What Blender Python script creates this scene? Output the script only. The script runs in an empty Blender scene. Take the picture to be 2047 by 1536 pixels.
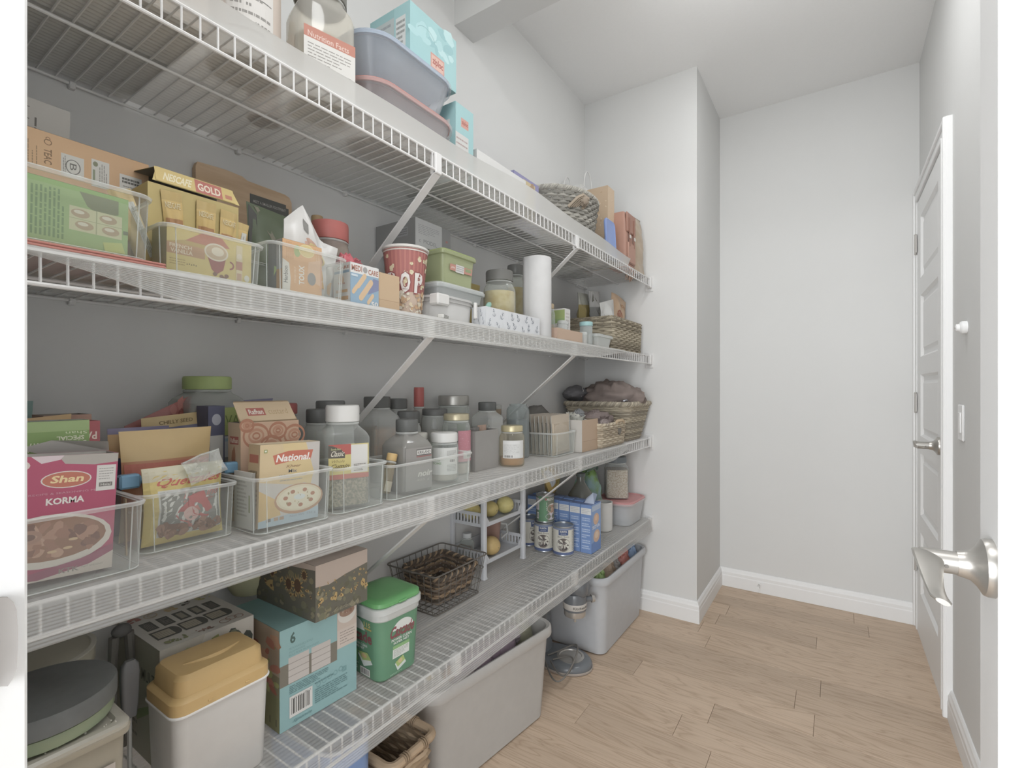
import bpy, math, random
from mathutils import Vector, Matrix, Euler, noise
random.seed(11)
S = bpy.context.scene
COL = S.collection
PI = math.pi

# ---------------------------------------------------------------- camera
TH = .5863
FPX, CXP, HYP = 976.3, 1023.5, 775.8
CAM = (1.177, 0.0, 1.157)
cd = bpy.data.cameras.new('camera'); cam = bpy.data.objects.new('camera', cd); COL.objects.link(cam)
cam.location = CAM; cam.rotation_euler = (PI/2, 0, TH)
cd.sensor_width = 36; cd.lens = 36*FPX/2047; cd.shift_y = (HYP-768)/2047; cd.clip_start = .01
S.camera = cam

# ---------------------------------------------------------------- light and exposure
S.view_settings.view_transform = 'Standard'; S.view_settings.look = 'None'
S.view_settings.gamma = 1; S.view_settings.use_curve_mapping = False
S.view_settings.exposure = 0.5
w = bpy.data.worlds.new('kitchen_daylight'); S.world = w; w.use_nodes = True
w.node_tree.nodes['Background'].inputs[0].default_value = (.985, .99, 1, 1)
w.node_tree.nodes['Background'].inputs[1].default_value = .25
def area(name, loc, rot, size, power, col, shape='DISK', sy=None):
    l = bpy.data.lights.new(name, 'AREA'); l.shape = shape; l.size = size; l.energy = power; l.color = col
    if sy: l.size_y = sy
    o = bpy.data.objects.new(name, l); COL.objects.link(o); o.location = loc; o.rotation_euler = rot
    return o
# flush ceiling lamp past the bulkhead, an added fill lamp before it, and the daylit kitchen behind the camera
area('pantry_ceiling_lamp', (1.05, 1.95, 2.735), (0, 0, 0), .30, 2.6, (.985, .995, 1))
def bulb(name, loc, power, r=.06):
    l = bpy.data.lights.new(name, 'POINT'); l.energy = power; l.color = (.985, .995, 1); l.shadow_soft_size = r
    o = bpy.data.objects.new(name, l); COL.objects.link(o); o.location = loc
bulb('pantry_ceiling_lamp_glow', (.90, 1.72, 2.50), 2.4)
area('entry_fill_lamp', (1.12, .50, 2.735), (0, 0, 0), .40, 7.5, (.99, .995, 1))  # fill light without a known fixture, added to brighten the near shelves
area('kitchen_window_daylight', (.25, -2.0, 1.35), (PI/2, 0, -.3), 2.4, 150, (.95, .975, 1), 'RECTANGLE', 2.2)
area('kitchen_side_window_daylight', (2.2, -2.2, 1.35), (PI/2, 0, .35), 1.6, 40, (.95, .975, 1), 'RECTANGLE', 2.0)

# ---------------------------------------------------------------- materials
def lin(h):
    r = []
    for i in (0, 2, 4):
        c = int(h[i:i+2], 16)/255
        r.append(c/12.92 if c <= .04045 else ((c+.055)/1.055)**2.4)
    return r
GAIN = 1.08
def wash(c, k=.76):
    l = .2126*c[0]+.7152*c[1]+.0722*c[2]
    return [l+(x-l)*k for x in c]
_mc = {}
def M(h, rough=.55, spec=.25, metal=0., var=.05, scale=30, gain=None):
    key = (h, rough, spec, metal, var, scale, gain)
    if key in _mc: return _mc[key]
    m = bpy.data.materials.new('paint_'+h); m.use_nodes = True
    nt = m.node_tree; b = nt.nodes['Principled BSDF']
    g = GAIN if gain is None else gain
    c = wash([min(.9, x*g) for x in lin(h)])
    b.inputs['Roughness'].default_value = rough; b.inputs['Metallic'].default_value = metal
    b.inputs['Specular IOR Level'].default_value = spec
    if var > 0:
        tc = nt.nodes.new('ShaderNodeTexCoord'); n = nt.nodes.new('ShaderNodeTexNoise')
        n.inputs['Scale'].default_value = scale; n.inputs['Detail'].default_value = 3
        nt.links.new(tc.outputs['Object'], n.inputs['Vector'])
        mx = nt.nodes.new('ShaderNodeMix'); mx.data_type = 'RGBA'
        nt.links.new(n.outputs['Fac'], mx.inputs[0])
        mx.inputs[6].default_value = (*[x*(1-var) for x in c], 1); mx.inputs[7].default_value = (*[min(.92, x*(1+var)) for x in c], 1)
        nt.links.new(mx.outputs[2], b.inputs['Base Color'])
    else:
        b.inputs['Base Color'].default_value = (*c, 1)
    _mc[key] = m
    return m
def P1(h): return M(h, var=0)          # flat printing ink
def clear(h='e8ebea', a=.22, rough=.12, tint='f6f8f6'):
    key = ('clear', h, a, rough, tint)
    if key in _mc: return _mc[key]
    m = bpy.data.materials.new('clear_plastic'); m.use_nodes = True
    nt = m.node_tree; b = nt.nodes['Principled BSDF']; out = nt.nodes['Material Output']
    b.inputs['Base Color'].default_value = (*lin(h), 1); b.inputs['Roughness'].default_value = rough
    b.inputs['Specular IOR Level'].default_value = .5
    tr = nt.nodes.new('ShaderNodeBsdfTransparent'); tr.inputs[0].default_value = (*lin(tint), 1)
    lw = nt.nodes.new('ShaderNodeLayerWeight'); lw.inputs[0].default_value = .25
    mr = nt.nodes.new('ShaderNodeMapRange'); mr.inputs[3].default_value = a; mr.inputs[4].default_value = min(1, a+.45)
    nt.links.new(lw.outputs['Facing'], mr.inputs[0])
    ms = nt.nodes.new('ShaderNodeMixShader'); nt.links.new(mr.outputs[0], ms.inputs[0])
    nt.links.new(tr.outputs[0], ms.inputs[1]); nt.links.new(b.outputs[0], ms.inputs[2]); nt.links.new(ms.outputs[0], out.inputs[0])
    _mc[key] = m
    return m
def two_tone(name, h1, h2, scale=20, rough=.7, lo=.4, hi=.6, stretch=(1, 1, 1), detail=4):
    key = ('tt', name, h1, h2, scale, stretch)
    if key in _mc: return _mc[key]
    m = bpy.data.materials.new(name); m.use_nodes = True
    nt = m.node_tree; b = nt.nodes['Principled BSDF']; b.inputs['Roughness'].default_value = rough; b.inputs['Specular IOR Level'].default_value = .2
    tc = nt.nodes.new('ShaderNodeTexCoord'); mp = nt.nodes.new('ShaderNodeMapping'); mp.inputs['Scale'].default_value = stretch
    n = nt.nodes.new('ShaderNodeTexNoise'); n.inputs['Scale'].default_value = scale; n.inputs['Detail'].default_value = detail
    r = nt.nodes.new('ShaderNodeValToRGB')
    r.color_ramp.elements[0].position = lo; r.color_ramp.elements[1].position = hi
    r.color_ramp.elements[0].color = (*[min(.9, x*GAIN) for x in lin(h1)], 1); r.color_ramp.elements[1].color = (*[min(.9, x*GAIN) for x in lin(h2)], 1)
    nt.links.new(tc.outputs['Object'], mp.inputs[0]); nt.links.new(mp.outputs[0], n.inputs['Vector'])
    nt.links.new(n.outputs['Fac'], r.inputs[0]); nt.links.new(r.outputs[0], b.inputs['Base Color'])
    _mc[key] = m
    return m

# ---------------------------------------------------------------- geometry helpers
def rrect(hx, hy, r, z, n=5, cx=0, cy=0):
    r = min(r, hx*.999, hy*.999); pts = []
    for (sx, sy, a0) in ((1, 1, 0), (-1, 1, PI/2), (-1, -1, PI), (1, -1, 3*PI/2)):
        for i in range(n+1):
            a = a0+PI/2*i/n
            pts.append((cx+sx*(hx-r)+r*math.cos(a), cy+sy*(hy-r)+r*math.sin(a), z))
    return pts
def circ(r, z, n=28, cx=0, cy=0, ry=None):
    ry = r if ry is None else ry
    return [(cx+r*math.cos(2*PI*i/n), cy+ry*math.sin(2*PI*i/n), z) for i in range(n)]
class MB:
    def __init__(s): s.v = []; s.f = []; s.m = []
    def add(s, vs, fs, mi=0):
        o = len(s.v); s.v += [tuple(p) for p in vs]; s.f += [tuple(i+o for i in f) for f in fs]; s.m += [mi]*len(fs); return s
    def loft(s, rings, cap0=True, cap1=True, mi=0, closed=True):
        n = len(rings[0]); vs = [p for r in rings for p in r]; fs = []
        for k in range(len(rings)-1):
            for i in range(n if closed else n-1):
                j = (i+1) % n
                fs.append((k*n+i, k*n+j, (k+1)*n+j, (k+1)*n+i))
        if cap0: fs.append(tuple(range(n-1, -1, -1)))
        if cap1: fs.append(tuple((len(rings)-1)*n+i for i in range(n)))
        return s.add(vs, fs, mi)
    def box(s, x0, x1, y0, y1, z0, z1, mi=0, b=0.):
        cx, cy, hx, hy = (x0+x1)/2, (y0+y1)/2, abs(x1-x0)/2, abs(y1-y0)/2
        if b <= 0:
            q = lambda z: [(x1, y1, z), (x0, y1, z), (x0, y0, z), (x1, y0, z)]
            return s.loft([q(z0), q(z1)], mi=mi)
        q = lambda z, e: rrect(hx-e, hy-e, max(b-e, 1e-5)+1e-5, z, 1, cx, cy)
        return s.loft([q(z0, b*.9), q(z0+b, 0), q(z1-b, 0), q(z1, b*.9)], mi=mi)
    def lathe(s, prof, n=28, mi=0, cx=0, cy=0, cap0=True, cap1=True):
        return s.loft([circ(max(r, 1e-5), z, n, cx, cy) for r, z in prof], cap0, cap1, mi)
    def tube(s, path, r, n=6, closed=False, mi=0):
        P = [Vector(p) for p in path]; N = len(P); rings = []
        up = Vector((0, 0, 1)); prev = None
        for i in range(N):
            a = P[(i-1) % N] if (closed or i > 0) else P[i]; b = P[(i+1) % N] if (closed or i < N-1) else P[i]
            t = (b-a); t = t.normalized() if t.length > 1e-9 else Vector((1, 0, 0))
            if prev is None:
                q = up if abs(t.z) < .9 else Vector((1, 0, 0)); x = t.cross(q).normalized()
            else:
                x = (prev-t*prev.dot(t)); x = x.normalized() if x.length > 1e-6 else t.orthogonal().normalized()
            prev = x; y = t.cross(x)
            rr = r[i] if isinstance(r, (list, tuple)) else r
            rings.append([tuple(P[i]+x*rr*math.cos(2*PI*k/n)+y*rr*math.sin(2*PI*k/n)) for k in range(n)])
        if closed: rings.append(rings[0]); return s.loft(rings, False, False, mi)
        return s.loft(rings, True, True, mi)
    def ball(s, c, rx, ry, rz, nu=16, nv=10, mi=0, fn=None):
        rings = []
        for k in range(nv+1):
            a = -PI/2+PI*k/nv; cr = max(math.cos(a), 1e-3)
            rg = []
            for i in range(nu):
                b = 2*PI*i/nu; d = Vector((cr*math.cos(b), cr*math.sin(b), math.sin(a)))
                q = fn(d) if fn else 1.
                rg.append((c[0]+d.x*rx*q, c[1]+d.y*ry*q, c[2]+d.z*rz*q))
            rings.append(rg)
        return s.loft(rings, True, True, mi)
    def mesh(s, name, mats, smooth=35):
        me = bpy.data.meshes.new(name); me.from_pydata(s.v, [], s.f)
        for m in mats: me.materials.append(m)
        me.polygons.foreach_set('material_index', s.m)
        if smooth:
            me.polygons.foreach_set('use_smooth', [True]*len(s.f))
            me.set_sharp_from_angle(angle=math.radians(smooth))
        me.update()
        return me
    def build(s, name, mats, parent=None, loc=(0, 0, 0), rot=(0, 0, 0), smooth=35):
        if not isinstance(mats, (list, tuple)): mats = [mats]
        return link(name, s.mesh(name, mats, smooth), parent, loc, rot)
def link(name, data, parent=None, loc=(0, 0, 0), rot=(0, 0, 0)):
    o = bpy.data.objects.new(name, data); COL.objects.link(o); o.location = loc; o.rotation_euler = rot
    if parent: o.parent = parent
    return o
def tag(o, label, cat, group=None, kind=None):
    if label: o['label'] = label
    if cat: o['category'] = cat
    if group: o['group'] = group
    if kind: o['kind'] = kind
    return o
def thing(name, label, cat, loc, rot=(0, 0, 0), group=None):
    return tag(link(name, None, None, loc, rot), label, cat, group)
def struct(name, mb, mat, label=None, parent=None, smooth=0):
    o = mb.build(name, mat, parent, smooth=smooth)
    if parent is None: tag(o, label, None, None, 'structure')
    return o
# where along the shelf (world y) something stands that the photograph shows at column px, when its front is at depth x
def Y(px, x):
    u = (px-CXP)/FPX; s, c = math.sin(TH), math.cos(TH)
    return (CAM[0]-x)*(c+s*u)/(s-c*u)
def H(px, py, x):
    u = (px-CXP)/FPX; s, c = math.sin(TH), math.cos(TH)
    return CAM[2]+(HYP-py)/FPX*(CAM[0]-x)/(s-c*u)

# ---------------------------------------------------------------- flat printing (lettering, labels) laid on faces
_tc = {}
def textmesh(body, bold=0.):
    k = (body, bold)
    if k in _tc: return _tc[k]
    cu = bpy.data.curves.new('lettering', 'FONT'); cu.body = body; cu.resolution_u = 2; cu.offset = bold; cu.fill_mode = 'FRONT'
    o = bpy.data.objects.new('lettering', cu); COL.objects.link(o)
    me = bpy.data.meshes.new_from_object(o.evaluated_get(bpy.context.evaluated_depsgraph_get()))
    vs = [tuple(v.co) for v in me.vertices]; fs = [tuple(p.vertices) for p in me.polygons]
    bpy.data.objects.remove(o); bpy.data.curves.remove(cu); bpy.data.meshes.remove(me)
    x0, x1 = min(v[0] for v in vs), max(v[0] for v in vs); y0, y1 = min(v[1] for v in vs), max(v[1] for v in vs)
    r = ([((v[0]-x0)/(x1-x0+1e-9), (v[1]-y0)/(y1-y0+1e-9)) for v in vs], fs)
    _tc[k] = r
    return r
class Print:
    def __init__(s, fn, nu=1, nv=1):
        s.fn = fn; s.nu = nu; s.nv = nv; s.k = 0; s.v = []; s.f = []; s.m = []; s.mats = []
    def _mi(s, h):
        m = h if not isinstance(h, str) else P1(h)
        if m not in s.mats: s.mats.append(m)
        return s.mats.index(m)
    def raw(s, uv, fs, h, inc=1.):
        s.k += inc; o = len(s.v); s.v += [s.fn(u, v, .0003+.00003*s.k) for u, v in uv]; mi = s._mi(h)
        s.f += [tuple(i+o for i in f) for f in fs]; s.m += [mi]*len(fs); return s
    def rect(s, u0, v0, u1, v1, h):
        if s.nv > 1:
            a = max(1, int(math.ceil(s.nu*(u1-u0)))); b = max(1, int(math.ceil(s.nv*(v1-v0)))); w = a+1
            return s.raw([(u0+(u1-u0)*i/a, v0+(v1-v0)*j/b) for j in range(b+1) for i in range(w)], [(j*w+i, j*w+i+1, j*w+w+i+1, j*w+w+i) for j in range(b) for i in range(a)], h)
        n = max(1, int(math.ceil(s.nu*(u1-u0)))) if s.nu > 1 else 1
        uv = []; fs = []
        for i in range(n+1):
            u = u0+(u1-u0)*i/n; uv += [(u, v0), (u, v1)]
        for i in range(n): fs.append((2*i, 2*i+2, 2*i+3, 2*i+1))
        return s.raw(uv, fs, h)
    def poly(s, pts, h, inc=.5): return s.raw(pts, [tuple(range(len(pts)))], h, inc)
    def ell(s, cu, cv, ru, rv, h, n=22, a0=0, a1=2*PI):
        pts = [(cu, cv)]+[(cu+ru*math.cos(a0+(a1-a0)*i/n), cv+rv*math.sin(a0+(a1-a0)*i/n)) for i in range(n+1)]
        return s.raw(pts, [(0, i+1, i+2) for i in range(n)], h)
    def ring(s, cu, cv, ru, rv, t, h, n=22, a0=0, a1=2*PI, asp=1.):
        uv = []
        for i in range(n+1):
            a = a0+(a1-a0)*i/n; uv += [(cu+ru*math.cos(a), cv+rv*math.sin(a)), (cu+(ru-t)*math.cos(a), cv+(rv-t*asp)*math.sin(a))]
        return s.raw(uv, [(2*i, 2*i+2, 2*i+3, 2*i+1) for i in range(n)], h)
    def text(s, u0, v0, u1, v1, body, h, bold=.0, shear=0., rot=0, arc=0.):
        vs, fs = textmesh(body, bold); uv = []
        for a, b in vs:
            a2 = a+shear*b*(1 if rot == 0 else 1)
            if rot == 90: p, q = 1-b, a2
            elif rot == 270: p, q = b, 1-a2
            elif rot == 180: p, q = 1-a2, 1-b
            else: p, q = a2, b
            uu = u0+(u1-u0)*p; vv = v0+(v1-v0)*q+arc*(1-(2*p-1)**2)
            uv.append((uu, vv))
        return s.raw(uv, fs, h)
    def lines(s, u0, v0, u1, v1, n, h, seed=1, fill=.5, vert=False):
        rd = random.Random(seed); uv = []; fs = []
        for i in range(n):
            a = (i+.5-fill/2)/n; b = (i+.5+fill/2)/n; t = 0.; end = 1 if rd.random() < .7 else rd.uniform(.45, .9)
            while t < end-.03:
                l = rd.uniform(.06, .2); e = min(end, t+l); k = len(uv)
                if vert: q = [(u0+(u1-u0)*a, v0+(v1-v0)*t), (u0+(u1-u0)*b, v0+(v1-v0)*t), (u0+(u1-u0)*b, v0+(v1-v0)*e), (u0+(u1-u0)*a, v0+(v1-v0)*e)]
                else: q = [(u0+(u1-u0)*t, v1-(v1-v0)*b), (u0+(u1-u0)*e, v1-(v1-v0)*b), (u0+(u1-u0)*e, v1-(v1-v0)*a), (u0+(u1-u0)*t, v1-(v1-v0)*a)]
                uv += q; fs.append((k, k+1, k+2, k+3)); t = e+.025
        return s.raw(uv, fs, h)
    def bars(s, u0, v0, u1, v1, h='55534f', bg='d2d0cc', seed=3, horiz=False):
        s.rect(u0, v0, u1, v1, bg)
        rd = random.Random(seed); uv = []; fs = []; t = .08
        while t < .9:
            w = rd.choice((.02, .03, .05)); k = len(uv)
            if horiz: uv += [(u0+(u1-u0)*.12, v0+(v1-v0)*t), (u0+(u1-u0)*.88, v0+(v1-v0)*t), (u0+(u1-u0)*.88, v0+(v1-v0)*(t+w)), (u0+(u1-u0)*.12, v0+(v1-v0)*(t+w))]
            else: uv += [(u0+(u1-u0)*t, v0+(v1-v0)*.14), (u0+(u1-u0)*(t+w), v0+(v1-v0)*.14), (u0+(u1-u0)*(t+w), v0+(v1-v0)*.86), (u0+(u1-u0)*t, v0+(v1-v0)*.86)]
            fs.append((k, k+1, k+2, k+3)); t += w+rd.choice((.02, .03, .045))
        return s.raw(uv, fs, h)
    def blobs(s, u0, v0, u1, v1, n, cols, r=.06, seed=1, asp=1., jit=.4):
        rd = random.Random(seed)
        for i in range(n):
            cu, cv = rd.uniform(u0, u1), rd.uniform(v0, v1); q = r*rd.uniform(.5, 1.2); a = rd.uniform(0, PI); m = 9
            e = rd.uniform(.45, 1); pts = []
            for j in range(m):
                b = 2*PI*j/m; k = q*(1+jit*rd.uniform(-.5, .5)); x, y = k*math.cos(b), k*e*math.sin(b)
                pts.append((cu+x*math.cos(a)-y*math.sin(a), cv+(x*math.sin(a)+y*math.cos(a))*asp))
            s.poly(pts, cols[i % len(cols)], .2)
        return s
    def build(s, name, parent):
        if not s.v: return None
        me = bpy.data.meshes.new(name); me.from_pydata(s.v, [], s.f)
        for m in s.mats: me.materials.append(m)
        me.polygons.foreach_set('material_index', s.m); me.update()
        return link(name, me, parent)
def plane_fn(o, du, dv):
    o, du, dv = Vector(o), Vector(du), Vector(dv); n = du.cross(dv).normalized()
    return lambda u, v, k: tuple(o+du*u+dv*v+n*k)
def cyl_fn(R, z0, z1, a0, a1, cx=0, cy=0):       # R may be a function of height
    def f(u, v, k):
        a = a0+(a1-a0)*u; z = z0+(z1-z0)*v; r = (R(z) if callable(R) else R)+k
        return (cx+r*math.cos(a), cy+r*math.sin(a), z)
    return f
# ================================================================ the room
YE, XB, YB, XR, ZC = 2.5095, .604, 3.082, 1.5146, 2.744
YF = .105
WALL = M('dbdbd9', rough=.92, spec=.08, var=.012, scale=6, gain=1.0)
WHITE = M('ebebea', rough=.45, spec=.3, var=.008, gain=1.0)
CEIL = M('f0f0ef', rough=.9, spec=.1, var=.02, scale=120, gain=1.0)
def slab(x0, x1, y0, y1, z0, z1): return MB().box(x0, x1, y0, y1, z0, z1)
struct('wall_left', slab(-.1, 0, -.1, YE+.1, 0, ZC), WALL, 'grey painted wall behind the wire shelves')
struct('wall_end', slab(0, XB, YE, YB, 0, ZC), WALL, 'grey wall closing the far end of the shelves')
struct('wall_back', slab(0, XR+.1, YB, YB+.1, 0, ZC), WALL, 'grey wall at the back of the pantry')
struct('wall_right', slab(XR, XR+.1, -.1, YB, 0, ZC), WALL, 'grey wall on the right with a white panel door')
m = MB(); m.box(-.1, .59, -.03, YF, 0, ZC); m.box(.59, 1.402, -.03, YF, 2.06, ZC); m.box(1.402, XR, -.03, YF, 0, ZC)
struct('wall_front', m, WALL, 'grey wall around the pantry doorway')
struct('ceiling', slab(-.1, XR+.1, -.1, YB+.1, ZC, ZC+.1), CEIL, 'white pantry ceiling')
struct('trim_1', slab(0, XR, 1.386, 1.499, 2.498, ZC), WALL, 'painted bulkhead crossing below the ceiling')
m = MB(); m.box(.59, .61, -.045, .117, 0, 2.06, b=.002); m.box(.60, .625, -.045, .03, 0, 2.05, b=.003)
m.box(.535, .603, YF, YF+.012, 0, 2.12, b=.004)
jamb = struct('trim_2', m, WHITE, 'white door jamb beside the shelves')
# strike plate on the jamb
pl = MB()
prof = [(-.026, .0), (-.012, .0006), (0, .0012), (.008, .004), (.013, .008)]
zs = [(-.036, .55), (-.031, .8), (-.024, .95), (-.01, 1), (.01, 1), (.024, .95), (.031, .8), (.036, .55)]
rings = []
for zz, q in zs:
    rings.append([(.6105+x, .096+(y*q if y > 0 else y), .952+zz) for y, x in prof])
pl.loft(rings, False, False, closed=False)
pl.loft([[(p[0]+.0012, p[1], p[2]) for p in r] for r in rings], False, False, closed=False)
pl.tube([(.6125, .07, .952), (.6125, .1, .952)], .002, 6)
STEEL = M('b5b1aa', rough=.34, spec=.5, metal=.8, var=.05, scale=60, gain=1.0)
pl.build('strike_plate', M('a39d97', rough=.45, spec=.3, gain=.8), jamb)
m = MB(); m.box(1.382, 1.402, -.045, .117, 0, 2.06, b=.002); m.box(1.40, 1.468, YF, YF+.012, 0, 2.12, b=.004); m.box(.59, 1.402, -.045, .117, 2.045, 2.065, b=.002)
struct('trim_3', m, WHITE, 'white jamb on the hinge side of the doorway')
# baseboards: moulded section swept along a wall
BP = [(0, 0), (.015, 0), (.015, .062), (.0135, .067), (.0135, .082), (.010, .090), (.008, .098), (.004, .104), (0, .104)]
def baseboard(name, label, a, b, nrm, mit0=0, mit1=0):
    a, b, n = Vector(a), Vector(b), Vector(nrm); t = (b-a).normalized(); rings = []
    for p, mi in ((a, mit0), (b, mit1)):
        rings.append([tuple(p+n*d+t*(d*mi)+Vector((0, 0, z))) for d, z in BP])
    struct(name, MB().loft(rings), WHITE, label)
baseboard('baseboard_back', 'white moulded baseboard along the back wall', (XB, YB, 0), (XR, YB, 0), (0, -1, 0), 1, -1)
baseboard('baseboard_side', 'white moulded baseboard round the wall corner', (XB, YE, 0), (XB, YB, 0), (1, 0, 0), -1, -1)
baseboard('baseboard_end', 'white moulded baseboard under the shelf end wall', (0, YE, 0), (XB, YE, 0), (0, -1, 0), 0, 1)
baseboard('baseboard_left', 'white moulded baseboard under the shelves', (0, YE, 0), (0, YF, 0), (1, 0, 0), 0, 0)
baseboard('baseboard_right', 'white moulded baseboard beside the open door', (XR, YF, 0), (XR, 2.263, 0), (-1, 0, 0), 0, 0)
# floor boards, one object each
def wood():
    m = bpy.data.materials.new('oak_board'); m.use_nodes = True; nt = m.node_tree; b = nt.nodes['Principled BSDF']
    b.inputs['Roughness'].default_value = .42; b.inputs['Specular IOR Level'].default_value = .28
    L = nt.links.new; N = nt.nodes.new
    tc = N('ShaderNodeTexCoord'); oi = N('ShaderNodeObjectInfo')
    ad = N('ShaderNodeVectorMath'); ad.operation = 'MULTIPLY_ADD'
    cx = N('ShaderNodeCombineXYZ'); L(oi.outputs['Random'], cx.inputs[0]); L(oi.outputs['Random'], cx.inputs[1])
    ad.inputs[1].default_value = (1, 1, 1); L(tc.outputs['Object'], ad.inputs[0])
    ml = N('ShaderNodeVectorMath'); ml.operation = 'SCALE'; ml.inputs[3].default_value = 37.; L(cx.outputs[0], ml.inputs[0]); L(ml.outputs[0], ad.inputs[2])
    mp = N('ShaderNodeMapping'); mp.inputs['Scale'].default_value = (1.1, 9, 1); L(ad.outputs[0], mp.inputs[0])
    wv = N('ShaderNodeTexNoise'); wv.inputs['Scale'].default_value = 2.2; wv.inputs['Detail'].default_value = 2; wv.inputs['Distortion'].default_value = .6; L(mp.outputs[0], wv.inputs['Vector'])
    mm = N('ShaderNodeMath'); mm.operation = 'MULTIPLY'; mm.inputs[1].default_value = 16; L(wv.outputs['Fac'], mm.inputs[0])
    sn = N('ShaderNodeMath'); sn.operation = 'PINGPONG'; sn.inputs[1].default_value = 1.; L(mm.outputs[0], sn.inputs[0])
    pw = N('ShaderNodeMath'); pw.operation = 'POWER'; pw.inputs[1].default_value = 3.; L(sn.outputs[0], pw.inputs[0])
    mp2 = N('ShaderNodeMapping'); mp2.inputs['Scale'].default_value = (6, 160, 1); L(ad.outputs[0], mp2.inputs[0])
    fn = N('ShaderNodeTexNoise'); fn.inputs['Scale'].default_value = 1.; fn.inputs['Detail'].default_value = 4; L(mp2.outputs[0], fn.inputs['Vector'])
    g = 1.35
    a = [x*g for x in lin('b3a08d')]; d = [x*g for x in lin('98836f')]; e = [x*g for x in lin('a08d7a')]
    m1 = N('ShaderNodeMix'); m1.data_type = 'RGBA'; m1.inputs[6].default_value = (*a, 1); m1.inputs[7].default_value = (*d, 1)
    q = N('ShaderNodeMath'); q.operation = 'MULTIPLY'; q.inputs[1].default_value = .75; L(pw.outputs[0], q.inputs[0]); L(q.outputs[0], m1.inputs[0])
    m2 = N('ShaderNodeMix'); m2.data_type = 'RGBA'; m2.inputs[7].default_value = (*e, 1); L(m1.outputs[2], m2.inputs[6])
    q2 = N('ShaderNodeMapRange'); q2.inputs[1].default_value = .45; q2.inputs[2].default_value = .75; q2.inputs[4].default_value = .5; L(fn.outputs['Fac'], q2.inputs[0]); L(q2.outputs[0], m2.inputs[0])
    hs = N('ShaderNodeHueSaturation'); vr = N('ShaderNodeMapRange'); vr.inputs[3].default_value = .9; vr.inputs[4].default_value = 1.08
    L(oi.outputs['Random'], vr.inputs[0]); L(vr.outputs[0], hs.inputs['Value']); L(m2.outputs[2], hs.inputs['Color']); L(hs.outputs[0], b.inputs['Base Color'])
    return m
OAK = wood()
fl = struct('floor', slab(-.1, XR+.1, -.6, YB+.1, -.03, -.006), M('8c7a68', rough=.8), 'light brown oak board floor')
PW = .128
y = -.4; row = 0
while y < YB:
    x = -.05-random.uniform(0, .5)
    while x < XR+.02:
        l = random.choice((.42, .62, .78, .95, 1.15)); x1 = min(x+l, XR+.02)
        if x1 > 0.02:
            x0 = max(x, -.02)
            mb = MB(); mb.box(-(x1-x0)/2+.0005, (x1-x0)/2-.0005, -PW/2+.0004, PW/2-.0004, -.006, 0, b=.0008)
            mb.build('plank', OAK, fl, ((x0+x1)/2, y+PW/2, random.uniform(-.0002, .0002)), smooth=0)
        x += l
    y += PW; row += 1

# ---------------------------------------------------------------- doors
def lever(parent, base, out=-1., flip=1, name='handle'):
    # rose on a face whose outward direction is out*x; the lever blade runs along flip*y
    g = link(name, None, parent, base)
    r = MB()
    pr = [(.0335, 0), (.0335, .006), (.032, .0095), (.024, .014), (.0175, .02), (.0155, .027), (.0145, .032)]
    n = 32; rings = [[(out*d, rr*math.cos(2*PI*i/n)*(1 if out < 0 else -1), rr*math.sin(2*PI*i/n)) for i in range(n)] for rr, d in pr]
    r.loft(rings); r.build('rose', STEEL, g)
    b = MB()
    b.loft([[(out*d, .0135*math.cos(2*PI*i/20), .0135*math.sin(2*PI*i/20)) for i in range(20)] for d in (.032, .033, .064, .0665)])
    b.build('spindle', STEEL, g)
    # wave-shaped blade
    bl = MB(); rg = []
    for k in range(15):
        t = k/14
        yy = flip*(-.012+.112*t); zz = .004*math.sin(t*PI*1.15)-.018*max(0, t-.1)**1.6+.006*math.sin(t*2*PI)
        xx = out*(.058+.004*math.sin(t*PI)); hw = .0155*(1-.25*t)+.0025*math.sin(t*PI*2); th = .0055*(1-.45*t)
        if k == 14: hw *= .6
        rg.append([(xx+out*hw*math.cos(a)*.9, yy, zz+th*math.sin(a)+hw*math.cos(a)*.3) for a in [2*PI*i/12 for i in range(12)]])
    bl.loft(rg); bl.build('blade', STEEL, g)
    MB().lathe([(.0022, 0), (.0022, .001)], 10).build('set_screw', M('77736d', metal=.5), g, (out*.043, -flip*.0137*0-.0137, -.002), (PI/2, 0, 0))
    return g
def hinge(parent, loc):
    h = MB(); h.tube([(0, 0, -.044), (0, 0, .044)], .0055, 8); h.box(-.001, .002, -.02, .016, -.042, .042)
    h.lathe([(.006, .044), (.006, .047), (.003, .05)], 8); h.lathe([(.003, -.05), (.006, -.047), (.006, -.044)], 8)
    return h.build('hinge', M('b8b4ae', rough=.4, metal=.4), parent, loc)
# closet door on the right wall: five panels
dY0, dY1, dH = 2.335, 3.008, 2.035
door = tag(link('door_1', None, None, (XR, (dY0+dY1)/2, 0)), 'white five-panel closet door on the right wall', None, None, 'structure')
hw = (dY1-dY0)/2
sl = MB(); T = .016
sw = .105
pz = [.215+i*.352 for i in range(6)]
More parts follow.
